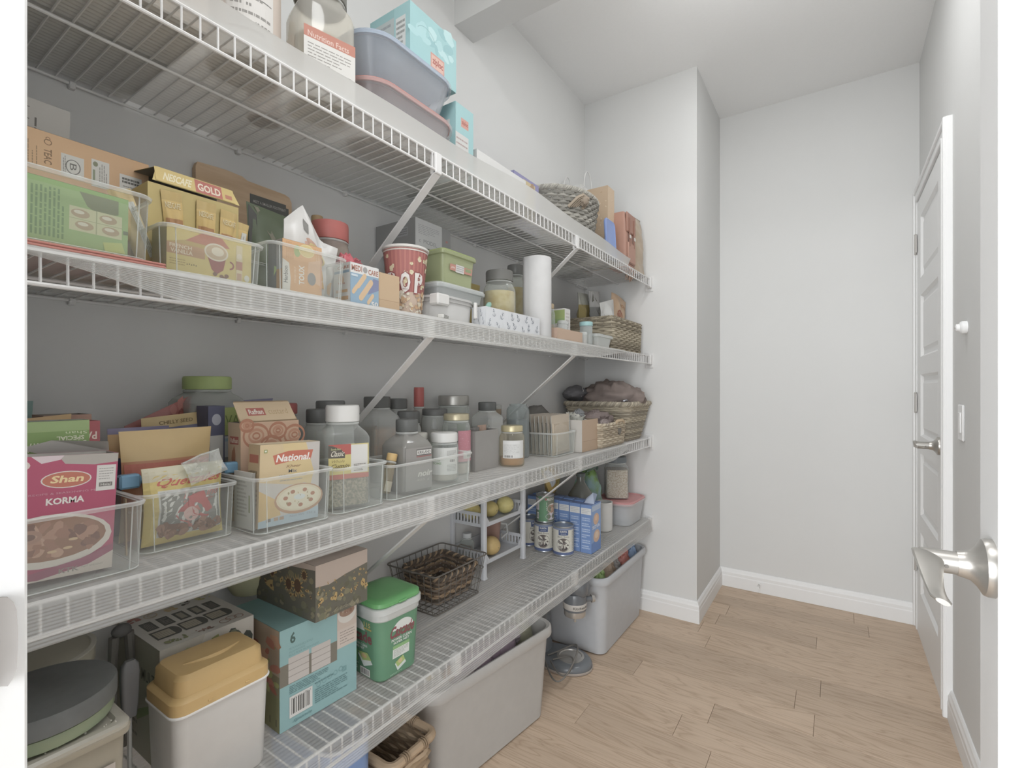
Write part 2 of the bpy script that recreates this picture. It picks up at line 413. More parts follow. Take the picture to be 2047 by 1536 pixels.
# stiles and rails round the recessed panels
sl.box(-T, .03, -hw, -hw+sw, 0, dH); sl.box(-T, .03, hw-sw, hw, 0, dH)
zz = [(0, .21)]+[(.21+.283+i*.363-.0, .21+.363+i*.363) for i in range(4)]+[(.21+4*.363+.283, dH)]
for a, b in zz: sl.box(-T, .03, -hw+sw, hw-sw, a, b)
sl.build('slab', WHITE, door, smooth=0)
for i in range(5):
    a = .21+i*.363; b = a+.283; p = MB()
    q = lambda e, x: [(x, hw-sw-e, a+e), (x, hw-sw-e, b-e), (x, -hw+sw+e, b-e), (x, -hw+sw+e, a+e)]
    p.loft([q(0, -T), q(.010, -.005), q(.028, -.005), q(.042, -.011)], False, True)
    p.build('panel', WHITE, door, smooth=0)
for hz in (1.842, 1.087, .333): hinge(door, (-.022, hw+.006, hz))
lever(door, (-T, -hw+.062, .94), -1, 1)
def casing(name, label, segs):
    c = MB()
    for s in segs: c.box(*s, b=.003)
    struct(name, c, WHITE, label, smooth=30)
x0, x1 = XR-.020, XR+.002; xo = XR-.027
casing('trim_4', 'white casing round the closet door', [(x0, x1, dY0-.072, dY0-.006, 0, dH+.075), (xo, x1-.001, dY0-.0713, dY0-.052, 0, dH+.0743), (xo+.002, x1-.001, dY0-.024, dY0-.0067, 0, dH+.02),
    (x0, x1, dY1+.006, YB-.001, 0, dH+.075), (xo, x1-.001, dY1+.05, YB-.0017, 0, dH+.0743),
    (x0+.0007, x1-.0005, dY0-.0075, dY1+.0065, dH+.008, dH+.0737), (xo+.0006, x1-.001, dY0-.053, dY1+.051, dH+.055, dH+.0736), (xo+.0026, x1-.001, dY0-.0075, dY1+.0055, dH+.0087, dH+.026)])
# the pantry's own door, standing open against the right wall
od = tag(link('door_2', None, None, (1.33, .10, 0)), 'white pantry door standing open beside the camera', None, None, 'structure')
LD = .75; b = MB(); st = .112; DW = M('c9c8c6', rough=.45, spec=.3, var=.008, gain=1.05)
b.box(0, .035, 0, st, .008, 2.035); b.box(0, .035, LD-st, LD, .008, 2.035); b.box(0, .035, st, LD-st, .008, .22); b.box(0, .035, st, LD-st, 1.92, 2.035)
b.build('slab', DW, od, smooth=0)
p = MB(); q = lambda e, x: [(x, st+e, .22+e), (x, st+e, 1.92-e), (x, LD-st-e, 1.92-e), (x, LD-st-e, .22+e)]
p.loft([q(0, 0), q(.003, -.006), q(.010, -.008), q(.016, -.004), q(.019, .006), q(.026, .009), q(.034, .008), q(.05, .012)], False, True)
p.build('panel', WHITE, od, smooth=25)
lever(od, (0, LD-.0605, .945), -1, -1)
# light switch and small wall knob by the closet door
t = thing('light_switch', 'white rocker light switch on the wall beside the closet door', 'light switch', (XR-.0005, Y(1918, 1.507), 1.045))
b = MB(); b.box(-.006, 0, -.036, .036, -.058, .058, b=.003); b.build('plate', WHITE, t)
b = MB(); b.box(-.009, -.005, -.016, .016, -.033, .033, b=.0015); b.build('rocker', WHITE, t)
t = thing('wall_knob', 'small round white sensor knob above the light switch', 'sensor', (XR-.0005, Y(1912, 1.49), 1.345))
b = MB(); b.loft([[(-d, r*math.cos(2*PI*i/20), r*math.sin(2*PI*i/20)) for i in range(20)] for r, d in ((.02, 0), (.02, .012), (.017, .016), (.012, .018), (.011, .026), (.006, .028))]); b.build('body', WHITE, t)
b = MB(); b.loft([[(-.026-d, -.004+r*math.cos(2*PI*i/10), r*math.sin(2*PI*i/10)) for i in range(10)] for r, d in ((.004, 0), (.004, .003))]); b.build('button', M('b0aeaa'), t)
t = thing('door_stop', 'white spring door stop on the back baseboard', 'door stop', (.815, YB-.0145, .05))
b = MB(); pts = [(.004*math.cos(a*2.2), -.006-.0016*a, .004*math.sin(a*2.2)) for a in range(30)]
b.tube(pts, .0012, 5); b.tube([(0, 0, 0), (0, -.006, 0)], .008, 10); b.build('spring', WHITE, t)
b = MB(); b.tube([(0, -.054, 0), (0, -.066, 0)], .0065, 10); b.build('tip', WHITE, t)

# ================================================================ wire shelves
XF = .3765
WIRE = M('dddcda', rough=.4, spec=.3, var=.01, gain=1.0)
DECK = {'A': 1.719, 'B': 1.322, 'C': .897, 'D': .480}
LIP = .040
wm = MB()   # one deck wire with its bent front
wm.tube([(.006, 0, 0), (XF-.004, 0, 0), (XF+.0005, 0, -.0025), (XF+.001, 0, -LIP)], .0016, 5)
WM = wm.mesh('deck_wire', [WIRE])
cm = MB(); cm.box(0, .012, -.005, .005, -.009, .004, b=.0015); cm.tube([(.006, -.003, .0), (.014, -.003, -.003)], .002, 6); CLIP = cm.mesh('wall_clip', [WIRE])
y0s, y1s = YF+.008, YE-.006
names = {'A': 'topmost white wire shelf near the ceiling', 'B': 'second white wire shelf from the top', 'C': 'third white wire shelf from the top at waist height', 'D': 'lowest white wire shelf above the floor tubs'}
for k, z in DECK.items():
    sh = thing('wire_shelf', names[k], 'shelf', (0, 0, z), group='wire shelves on the left wall')
    for nm, x, dz, r in (('rail', XF-.001, .0005, .0030), ('rail', XF+.0015, -LIP, .0030), ('rail', .20, -.0045, .0030), ('rail', .008, -.004, .0030)):
        MB().tube([(x, y0s, dz), (x, y1s, dz)], r, 8).build(nm, WIRE, sh)
    y = y0s+.012
    while y < y1s:
        link('deck_wire', WM, sh, (0, y, 0)); y += .0254
    for i in range(8): link('wall_clip', CLIP, sh, (0, .30+i*.30, -.004))
    for yb in {'A': (.88, 1.64), 'B': (.855, 1.62), 'C': (.855, 1.665), 'D': (.953, 1.625)}[k]:
        br = MB(); p0, p1 = Vector((XF+.002, yb, -LIP-.004)), Vector((.004, yb, -.345)); d = (p1-p0).normalized(); nn = Vector((d.z, 0, -d.x))
        for a, bb, w0, w1 in ((p0, p1, -.002, .002),):
            br.add([tuple(q+Vector((0, e, 0))+nn*h) for q in (a, bb) for e in (-.011, .011) for h in (w0, w1)], [(0, 1, 3, 2), (4, 6, 7, 5), (0, 4, 5, 1), (2, 3, 7, 6), (0, 2, 6, 4), (1, 5, 7, 3)])
        br.box(XF-.014, XF+.006, yb-.011, yb+.011, -LIP-.008, .002, b=.002); br.box(.0, .006, yb-.011, yb+.011, -.372, -.33, b=.002)
        br.build('support_brace', WIRE, sh, smooth=0)
    eb = MB(); eb.box(XF-.03, XF+.012, YE-.004, YE-.0005, -.062, .018, b=.0015); eb.box(XF-.012, XF+.008, YE-.03, YE-.003, -.046, .006, b=.003); eb.tube([(XF-.006, YE-.006, -.054), (XF-.006, YE-.003, -.054)], .004, 8)
    eb.build('end_bracket', WIRE, sh)
    b = MB(); b.box(.004, .02, YE-.012, YE-.001, -.01, .006, b=.002); b.build('end_clip', WIRE, sh)
# ribbed see-through liners
def liner_mat(transp):
    m = bpy.data.materials.new('ribbed_liner'); m.use_nodes = True; nt = m.node_tree; b = nt.nodes['Principled BSDF']; out = nt.nodes['Material Output']
    b.inputs['Base Color'].default_value = (*[x*1.0 for x in lin('dfdfdc')], 1); b.inputs['Roughness'].default_value = .35; b.inputs['Specular IOR Level'].default_value = .35
    tr = nt.nodes.new('ShaderNodeBsdfTransparent'); tl = nt.nodes.new('ShaderNodeBsdfTranslucent'); tl.inputs[0].default_value = (*lin('dfdfdc'), 1)
    m1 = nt.nodes.new('ShaderNodeMixShader'); m1.inputs[0].default_value = .25; nt.links.new(b.outputs[0], m1.inputs[1]); nt.links.new(tl.outputs[0], m1.inputs[2])
    m2 = nt.nodes.new('ShaderNodeMixShader'); m2.inputs[0].default_value = transp; nt.links.new(m1.outputs[0], m2.inputs[1]); nt.links.new(tr.outputs[0], m2.inputs[2]); nt.links.new(m2.outputs[0], out.inputs[0])
    return m
LINERS = {'A': liner_mat(.12), 'B': liner_mat(.42), 'C': liner_mat(.52), 'D': liner_mat(.52)}
def liner(key, label, ya, yb, drop, curl=0.):
    z = DECK[key]; rings = []; n = int((yb-ya)/.03)+1
    rd = random.Random(ord(key)); ph = rd.uniform(0, 6)
    for i in range(n+1):
        y = ya+(yb-ya)*i/n; d = drop(y); ring = []
        wv = .0016+.0012*math.sin(y*9+ph)+.0008*math.sin(y*23+ph)
        NP = 70
        for j in range(NP+1):
            x = .015+(XF-.017)*j/NP
            ring.append((x, y, .0046+(.0009 if j % 2 else 0)))
        xf = XF+.0078
        if curl > 0:
            cu = curl*(1+.22*math.sin(y*4+ph)+.1*math.sin(y*11))
            for j in range(1, 15):
                t = j/14; ring.append((XF-.002+.012*t**1.5, y, .0050+cu*t**1.2+(.0007 if j % 2 else 0)))
        else:
            for a in (.4, .9, 1.4): ring.append((XF+.0005+.0085*math.sin(a), y, .0056-.006*(1-math.cos(a))))
            nn = 22
            for j in range(1, nn+1):
                t = j/nn; ring.append((xf+.0013+(.0011 if j % 2 else 0)+(.004*t+max(0, wv))*t, y, -.002-d*t))
        rings.append(ring)
    mb = MB().loft(rings, False, False, closed=False)
    o = mb.build('shelf_liner', LINERS[key], None, (0, 0, z), smooth=18)
    tag(o, label, 'shelf liner', 'ribbed plastic shelf liners')
sst = lambda a, b, x: (lambda t: t*t*(3-2*t))(min(1, max(0, (x-a)/(b-a))))
liner('A', 'clear ribbed liner curling up along the topmost shelf front', y0s+.002, 2.18, lambda y: .0, .042)
liner('B', 'clear ribbed liner over the second shelf, cut back at its left end', y0s+.002, 2.12, lambda y: .003+.043*sst(.11, .40, y)*(1-sst(1.7, 2.12, y)*.9))
liner('C', 'clear ribbed liner hanging over the waist-high shelf', y0s+.002, 2.14, lambda y: .047-.03*sst(1.95, 2.14, y))
liner('D', 'clear ribbed liner hanging over the lowest shelf', y0s+.002, YE-.03, lambda y: .056)
# ================================================================ builders for what stands on the shelves
ZA, ZB, ZCs, ZD = 1.7250, 1.3280, .9030, .4860
def mm(px, x):
    u = (px-CXP)/FPX
    return (CAM[0]-x)/(math.sin(TH)-math.cos(TH)*u)/FPX
def full(h): return lambda p: p.rect(0, 0, 1, 1, h)
CARD = 'b59c7f'
def add_prints(t, dx, dy, h, F=None, N=None, T=None, B=None, R=None):
    for nm, fn, o, du, dv in (('front_print', F, (dx/2, -dy/2, 0), (0, dy, 0), (0, 0, h)), ('side_print', N, (-dx/2, -dy/2, 0), (dx, 0, 0), (0, 0, h)),
                              ('top_print', T, (dx/2, -dy/2, h), (0, dy, 0), (-dx, 0, 0)), ('base_print', B, (-dx/2, -dy/2, 0), (0, dy, 0), (dx, 0, 0)),
                              ('far_print', R, (dx/2, dy/2, 0), (-dx, 0, 0), (0, 0, h))):
        if fn:
            p = Print(plane_fn(o, du, dv)); fn(p); p.build(nm, t)
def carton(name, label, cat, y0, y1, x1, dx, z0, h, col, F=None, N=None, T=None, B=None, rz=0., rx=0., ry=0., group=None, opn=False, bev=.0015, inside='8d857a', parts=True):
    dy = y1-y0
    t = thing(name, label, cat, (x1-dx/2, (y0+y1)/2, z0+(.0012 if B else .0003)), (rx, ry, rz), group)
    b = MB(); mat = col if not isinstance(col, str) else M(col)
    if opn:
        w = .0016
        q = lambda e, z: [(dx/2-e, dy/2-e, z), (-dx/2+e, dy/2-e, z), (-dx/2+e, -dy/2+e, z), (dx/2-e, -dy/2+e, z)]
        b.loft([q(0, 0), q(0, h), q(w, h)], True, False); b.loft([q(w, h), q(w, .003)], False, True, 1)
        body = b.build('box_body', [mat, M(inside)], t, smooth=0)
    else:
        b.box(-dx/2, dx/2, -dy/2, dy/2, 0, h-.0008, b=bev)
        body = b.build('box_body', mat, t, smooth=0)
        if parts:
            g = .0008; f = MB()
            f.box(-dx/2+.0005, -g, -dy/2+.0006, dy/2-.0006, h-.0008, h); f.box(g, dx/2-.0005, -dy/2+.0006, dy/2-.0006, h-.0008, h)
            f.build('top_flaps', mat, t, smooth=0)
    add_prints(body, dx, dy, h, F, N, T, B)
    return t
CLEAR = clear('e6e8e6', .10, .1)
CLEAR2 = clear('eceeec', .34, .1)
def bin_(name, label, y0, y1, x1, dx, z0, h, group='clear storage bins', taper=.006, tint=None, cat='storage bin', rz=0., mats=None):
    dy = y1-y0; t = thing(name, label, cat, (x1-dx/2, (y0+y1)/2, z0), (0, 0, rz), group)
    m1, m2 = mats or (CLEAR, CLEAR2)
    hx, hy = dx/2, dy/2; r = .018
    b = MB(); b.loft([rrect(hx-taper-.004, hy-taper-.004, r, .0008), rrect(hx-taper, hy-taper, r, .004), rrect(hx-.003, hy-.003, r, h-.006)], True, False)
    b.build('bin_wall', m1, t)
    b = MB(); b.loft([rrect(hx-.003, hy-.003, r, h-.006), rrect(hx, hy, r, h-.006), rrect(hx+.001, hy+.001, r, h-.002), rrect(hx-.001, hy-.001, r, h), rrect(hx-.004, hy-.004, r, h-.002)], False, False)
    b.build('rim', m2, t)
    b = MB()
    for sx, sy in ((1, 1), (1, -1), (-1, 1), (-1, -1)):
        for e in (0, 1):
            k = r*.95 if e else 0; k2 = r*.95-k
            b.tube([(sx*(hx-taper-k*.9), sy*(hy-taper-k2*.9), .003), (sx*(hx-.003-k*.9), sy*(hy-.003-k2*.9), h-.004)], .0009, 5)
    b.tube([p for p in rrect(hx-taper, hy-taper, r, .0035)], .001, 5, True)
    b.build('edges', m2, t)
    return t
def flute(r, z0, z1, n=44, d=.018):
    ring = lambda q, z: [(q*(1+(d if i % 2 else 0))*math.cos(2*PI*i/n), q*(1+(d if i % 2 else 0))*math.sin(2*PI*i/n), z) for i in range(n)]
    return [circ(r*.985, z0, n), ring(r, z0+.001), ring(r, z1-(z1-z0)*.16), circ(r*.975, z1-.0008, n), circ(r*.92, z1, n)]
GLASS = clear('eef1ef', .14, .06, 'f4f7f4')
PETC = clear('f0f1ef', .26, .12, 'f4f5f3')
def jar(name, label, cat, x, y, z0, R, Hh, lid=None, body=None, fill=None, lab=None, sq=0., neck=.78, sh=.16, rz=0., group=None, rx=0., ry=0., fillmat=None, smooth_lid=False, labz=(.15, .6), laba=(-.9, 1.4), elong=1., collar=True):
    """lid = (height, radius factor, hex); fill = (hex, fraction); lab(p) prints on the wall between heights labz; sq>0 gives a rounded square body"""
    t = thing(name, label, cat, (x, y, z0), (rx, ry, rz), group)
    body = body or GLASS; lh = lid[0] if lid else 0.; lr = R*(lid[1] if lid else neck)
    hb = Hh-lh; hs = hb*(1-sh); nr = lr*.93
    if sq:
        rg = lambda q, z, k=1.: rrect(q, q*elong, max(q*sq*k, .002), z, 6)
        def blend(f, z):   # square to round
            a = rg(R, z); c = []
            for p in a:
                ang = math.atan2(p[1], p[0]); c.append((p[0]*(1-f)+nr*math.cos(ang)*f, p[1]*(1-f)+nr*math.sin(ang)*f, z))
            return c
        rings = [rg(R*.93, 0), rg(R, .005), rg(R, hs), blend(.25, hs+(hb-hs)*.3), blend(.75, hs+(hb-hs)*.6), blend(1, hs+(hb-hs)*.8), blend(1, hb)]
    else:
        rings = [circ(q, z, 32) for q, z in ((R*.9, 0), (R*.98, .004), (R, .009), (R, hs), (R*.96, hs+(hb-hs)*.25), (nr+(R-nr)*.45, hs+(hb-hs)*.5), (nr, hs+(hb-hs)*.72), (nr, hb))]
    bo = MB().loft(rings, True, False).build('jar_body', body, t)
    if fill:
        fh = fill[1]*hs; e = .0022; f = MB()
        if sq: f.loft([rrect(R-e, (R*elong)-e, R*sq, .004, 6), rrect(R-e, R*elong-e, R*sq, fh, 6)])
        else: f.loft([circ(R-e-.004, .004, 32), circ(R-e, .01, 32), circ(R-e, fh, 32)])
        f.build('contents', fillmat or M(fill[0], rough=.7, var=.18, scale=180), t)
    if lid:
        l = MB(); l.loft(flute(lr, hb-.003, Hh, d=0 if smooth_lid else .014)); l.build('lid', lid[2] if not isinstance(lid[2], str) else M(lid[2], rough=.4), t)
    if collar and lid:
        c = MB(); c.loft([circ(nr+.001, hb-.009, 28), circ(nr+.0026, hb-.0075, 28), circ(nr+.0026, hb-.0055, 28), circ(nr+.001, hb-.004, 28)], False, False); c.build('neck_ring', CLEAR2, bo)
    if lab:
        if sq:
            k = R*(1-sq*.45)
            p = Print(plane_fn((R+.0003, -k*elong, hs*labz[0]), (0, 2*k*elong, 0), (0, 0, hs*(labz[1]-labz[0]))))
        else:
            p = Print(cyl_fn(R+.0003, hs*labz[0], hs*labz[1], laba[0], laba[1]), nu=16)
        lab(p); p.build('label', bo)
    return t
def tub(name, label, cat, x, y, z0, hx, hy, hxt, hyt, h, r, mat, lid=None, group=None, rz=0., rim=True, inner=None):
    """rounded tapered tub or food box; lid = (height, overhang, material)"""
    t = thing(name, label, cat, (x, y, z0), (0, 0, rz), group)
    b = MB(); b.loft([rrect(hx-.006, hy-.006, r*.9, 0, 7), rrect(hx-.001, hy-.001, r, .004, 7), rrect(hx, hy, r, .012, 7), rrect(hxt, hyt, r*1.1, h, 7), rrect(hxt-.003, hyt-.003, r*1.08, h-.0005, 7), rrect(hx-.003, hy-.003, r*.95, .012, 7), rrect(hx-.009, hy-.009, r*.8, .004, 7)], True, True)
    b.build('tub_body', mat, t)
    if rim:
        b = MB(); b.loft([rrect(hxt-.001, hyt-.001, r*1.1, h-.012, 7), rrect(hxt+.005, hyt+.005, r*1.15, h-.010, 7), rrect(hxt+.006, hyt+.006, r*1.15, h-.002, 7), rrect(hxt+.003, hyt+.003, r*1.12, h, 7), rrect(hxt-.003, hyt-.003, r*1.08, h-.001, 7)], False, False); b.build('rim', mat, t)
    if lid:
        lh, ov, lm = lid; b = MB()
        b.loft([rrect(hxt+ov, hyt+ov, r*1.2, h-lh*.55, 7), rrect(hxt+ov+.001, hyt+ov+.001, r*1.2, h+lh*.25, 7), rrect(hxt+ov-.003, hyt+ov-.003, r*1.15, h+lh*.45, 7), rrect(hxt-.008, hyt-.008, r, h+lh*.45, 7), rrect(hxt-.012, hyt-.012, r*.9, h+lh*.2, 7)], True, True); b.build('lid', lm, t)
    return t
def pillow(w, h, t, stand=False, seed=1, wr=.0016, nx=14, ny=18, top=None, lean=0., sag=0.):
    """bag surface: returns (front mapping, mesh builder)"""
    off = Vector((seed*7.31, seed*3.17, seed*1.93))
    def th(u, v):
        u = min(1., max(0., u)); v = min(1., max(0., v))
        a = max(0., 1-abs(2*u-1)**2.6)**.7
        bt = min(1., (1-v)/.55)**.75 if v > .45 else 1.
        bb = 1. if stand else min(1., v/.3)**.6
        return a*bt*bb
    def front(u, v, k, s=1):
        e = 1-.06*math.sin(PI*v); yy = (u-.5)*w*e; zz = v*h+(top(u)*v if top else 0)-sag*v*(1-math.cos((u-.5)*PI))*h
        n = noise.noise(Vector((u*3.1, v*3.7, s*.7))+off)*wr*3+noise.noise(Vector((u*9, v*8, s*1.3))+off)*wr*1.2
        edge = min(1, 6*min(u, 1-u, v+.05 if stand else v, 1-v)+.12)
        return (s*t/2*th(u, v)+n*edge*s+s*k+lean*v*h, yy, zz)
    b = MB()
    for s in (1, -1):
        vs = [front(i/nx, j/ny, .0004, s) for j in range(ny+1) for i in range(nx+1)]
        fs = []; ms = []
        for j in range(ny):
            for i in range(nx):
                a = j*(nx+1)+i; f = (a, a+1, a+nx+2, a+nx+1); fs.append(f if s > 0 else f[::-1])
        b.add(vs, fs)
    return front, b
def pouch(name, label, cat, x, y, z, w, h, t, bands, rot=(0, 0, 0), pr=None, group=None, seed=1, stand=False, wr=.0016, top=None, rough=.35, lean=0., sag=0.):
    o = thing(name, label, cat, (x, y, z), rot, group)
    f, b = pillow(w, h, t, stand, seed, wr, top=top, lean=lean, sag=sag)
    mats = [M(c, rough=rough, spec=.4) if isinstance(c, str) else c for _, c in bands]; lim = [v for v, _ in bands]
    ny, nx = 18, 14; k = 0
    for s in range(2):
        for j in range(ny):
            v = (j+.5)/ny; mi = next((i for i, l in enumerate(lim) if v <= l), len(lim)-1)
            for i in range(nx): b.m[k] = mi; k += 1
    bo = b.build('bag_body', mats, o, smooth=60)
    if pr:
        p = Print(lambda u, v, k: f(u, v, .0012+(k-.0003)*5), nu=14, nv=18); pr(p); p.build('bag_print', bo)
    return o
def mound(mb, c, rx, ry, rz, seed, amp=.25, freq=2.2, nu=30, nv=18, fold=0., mi=0):
    off = Vector((seed*5.1, seed*2.3, seed*9.7))
    def fn(d):
        q = 1+amp*noise.noise(d*freq+off)+amp*.45*noise.noise(d*freq*2.4+off)
        if fold: q += fold*abs(noise.noise(Vector((d.x*4, d.y*4, d.z*1.5))+off*1.7))
        return q
    return mb.ball(c, rx, ry, rz, nu, nv, mi, fn)
def woven(parent, hx0, hy0, hx1, hy1, h, r, rows, n, mats, rim=.009, amp=.004, rnd=False, seed=2, floor_=True, skip=None, slope=None, names=('weave', 'stakes', 'braided_rim')):
    """basket wall: horizontal strands passing in front of and behind upright stakes"""
    rd = random.Random(seed); W = MB(); per = 2*n
    def outline(f, z, e=0.):
        hx, hy = hx0+(hx1-hx0)*f+e, hy0+(hy1-hy0)*f+e
        base = circ(hx, z, 200, ry=hy) if rnd else rrect(hx, hy, r, z, 8)
        # even spacing along the outline
        L = [0.]
        for i in range(len(base)): a = Vector(base[i]); b2 = Vector(base[(i+1) % len(base)]); L.append(L[-1]+(b2-a).length)
        out = []; i = 0
        for k in range(per):
            s = L[-1]*k/per
            while L[i+1] < s: i += 1
            q = (s-L[i])/max(1e-9, L[i+1]-L[i]); a = Vector(base[i]); b2 = Vector(base[(i+1) % len(base)]); out.append(a.lerp(b2, q))
        return out
    rh = h/rows
    for k in range(rows):
        z = rh*(k+.5)*.985+.0025; c0 = outline(z/h, z); c1 = outline(z/h, z, .01); pts = []
        for i in range(per):
            nrm = (c1[i]-c0[i]).normalized(); s = amp*(1 if ((i//2)+k) % 2 else -1)*(1 if i % 2 else .2)
            pts.append(tuple(c0[i]+nrm*(s+rd.uniform(-.0006, .0006))+Vector((0, 0, rd.uniform(-.05, .05)*rh))))
        W.tube(pts, rh*.56, 5, True, mi=rd.choice(range(len(mats))))
    W.build(names[0], mats, parent, smooth=60)
    St = MB(); lo = outline(0, 0); hi = outline(1, h)
    for i in range(1, per, 2): St.tube([tuple(lo[i]), tuple(lo[i].lerp(hi[i], .5)), tuple(hi[i])], amp*.62, 5)
    St.build(names[1], mats[0], parent, smooth=60)
    if rim:
        Rm = MB(); o = outline(1, h)
        dense = [o[i//3].lerp(o[(i//3+1) % per], (i % 3)/3) for i in range(per*3)]
        for ph in (0, 2*PI/3, 4*PI/3):
            Rm.tube([tuple(p+Vector((0, 0, 1))*rim*.55*math.sin(i*.9+ph)+(p-Vector((0, 0, h))).normalized()*rim*.55*math.cos(i*.9+ph)) for i, p in enumerate(dense)], rim*.55, 5, True, mi=rd.choice(range(len(mats))))
        Rm.build(names[2], mats, parent, smooth=60)
    if floor_:
        fb = MB(); q = circ(hx0, .004, 40, ry=hy0) if rnd else rrect(hx0, hy0, r, .004, 6); q2 = [(p[0], p[1], .001) for p in q]
        fb.loft([q2, q]); fb.build('basket_floor', mats[0], parent)
# ================================================================ lowest shelf and floor
D = ZD
# --- yellow-lidded white container
t = thing('cereal_container', 'white plastic container with a mustard yellow stepped lid', 'food container', (.272, .416, D))
b = MB(); hx, hy = .056, .077
b.loft([rrect(hx-.008, hy-.008, .014, 0, 6), rrect(hx-.005, hy-.005, .016, .005, 6), rrect(hx, hy, .018, .155, 6)]); b.build('container_body', M('cfcdc9', rough=.4, gain=.98), t)
b = MB(); b.loft([rrect(hx+.001, hy+.001, .018, .1535, 6), rrect(hx+.0035, hy+.0035, .02, .155, 6), rrect(hx+.0035, hy+.0035, .02, .157, 6), rrect(hx+.001, hy+.001, .018, .1585, 6)], False, False); b.build('rim', M('dcdbd8', rough=.4), t)
YL = M('d2ac62', rough=.42, spec=.35, gain=.98)
b = MB(); b.loft([rrect(hx+.002, hy+.002, .02, .157, 6), rrect(hx+.002, hy+.002, .02, .176, 6), rrect(hx-.001, hy-.001, .019, .179, 6), rrect(hx-.006, hy-.006, .018, .182, 6), rrect(hx-.0075, hy-.0075, .018, .206, 6), rrect(hx-.013, hy-.013, .016, .213, 6), rrect(hx-.02, hy-.02, .012, .2145, 6)])
yl = b.build('lid', YL, t)
b = MB(); pts = [(.012*math.sin(a*PI)-.004+.012, -.045+.09*a, .2145) for a in [i/14 for i in range(15)]]; b.tube(pts, [.001+.004*math.sin(PI*i/14) for i in range(15)], 6); b.build('lid_ridge', YL, yl)
b = MB(); b.box(hx+.001, hx+.004, -.03, -.022, .163, .166, b=.0008); b.box(hx+.001, hx+.004, .03, .038, .163, .166, b=.0008); b.build('lid_tabs', YL, yl)
# --- clear box with the black-lidded tub on it, and the big white-lidded bucket behind
t = tub('clear_box', 'crumb-dusted clear plastic box with a red label in the left corner', 'food container', .255, .199, D, .070, .076, .074, .080, .188, .014, clear('cfc8b8', .45, .2, 'dcd6c8'), lid=(.016, .004, clear('d4cfc2', .6, .25)))
p = Print(plane_fn((.0735, -.065, .03), (0, .13, 0), (0.002, 0, .12))); p.rect(0, 0, 1, .95, 'b4aaa0'); p.rect(.55, .05, 1, .82, 'c8776b'); p.lines(.06, .1, .5, .8, 7, '8f857c', 4); p.text(.6, .3, .95, .5, 'MIX', 'd8cfc6', .02); p.build('label', t)
b = MB(); rd = random.Random(5)
for i in range(46):
    x, y = rd.uniform(-.068, .068), rd.uniform(-.072, .074); s = rd.uniform(.0006, .0016); b.ball((x, y, .1955), s*1.6, s, s, 6, 4)
o = b.build('crumbs', M('d8d2c6'), t); o['kind'] = 'stuff'
jar('lidded_tub', 'shallow green-tinted tub with a scuffed black lid on the clear box', 'food container', .250, .206, D+.1964, .079, .050, lid=(.024, 1.04, M('6b6d6b', rough=.5, var=.12, scale=60)), body=clear('b9c6a8', .5, .15, 'd2dcc2'), neck=.97, sh=.2, smooth_lid=True, collar=False)
t = jar('ice_cream_bucket', 'teal bucket with a beige-white lid behind the black-lidded tub', 'bucket', .090, .222, D, .083, .235, lid=(.022, 1.03, M('b4ae99', rough=.5)), body=M('7fb79c', rough=.5), neck=.98, sh=.06, smooth_lid=True, collar=False)
b = MB(); b.loft([circ(.087, .2345, 40), circ(.087, .237, 40), circ(.080, .2375, 40), circ(.078, .2345, 40)], False, False); b.build('lid_rim', M('c3bfb0', rough=.5), t)
# --- black handled utensils in a narrow caddy
t = thing('kitchen_knife', 'black-handled kitchen tool standing beside the slicer box', 'kitchen tool', (.218, .318, D), group=None)
b = MB(); b.tube([(0, 0, 0.05), (0, 0, .14)], .0035, 6); b.build('shaft', M('a5a49f', rough=.35), t)
b = MB(); rg = [rrect(.007*q, .0125*q, .005*q, .135+z, 4) for q, z in ((.75, 0), (.9, .02), (1, .045), (1.05, .07), (.95, .085), (.55, .092))]; b.loft(rg); b.build('handle', M('6a6a6a', rough=.4), t)
t = thing('kitchen_tongs', 'dark long-handled tongs leaning by the slicer box, behind the tool', 'tongs', (.10, .345, D), (0, 0, .2))
b = MB()
for s in (-1, 1): b.tube([(0, s*.004, .02), (0, s*.018, .12), (.0, s*.012, .225)], [.004, .006, .008], 8)
b.build('arms', M('76736d', rough=.45), t)
b = MB(); b.ball((0, 0, .232), .012, .016, .012, 12, 8); b.build('hinge_cap', M('6a6967'), t)
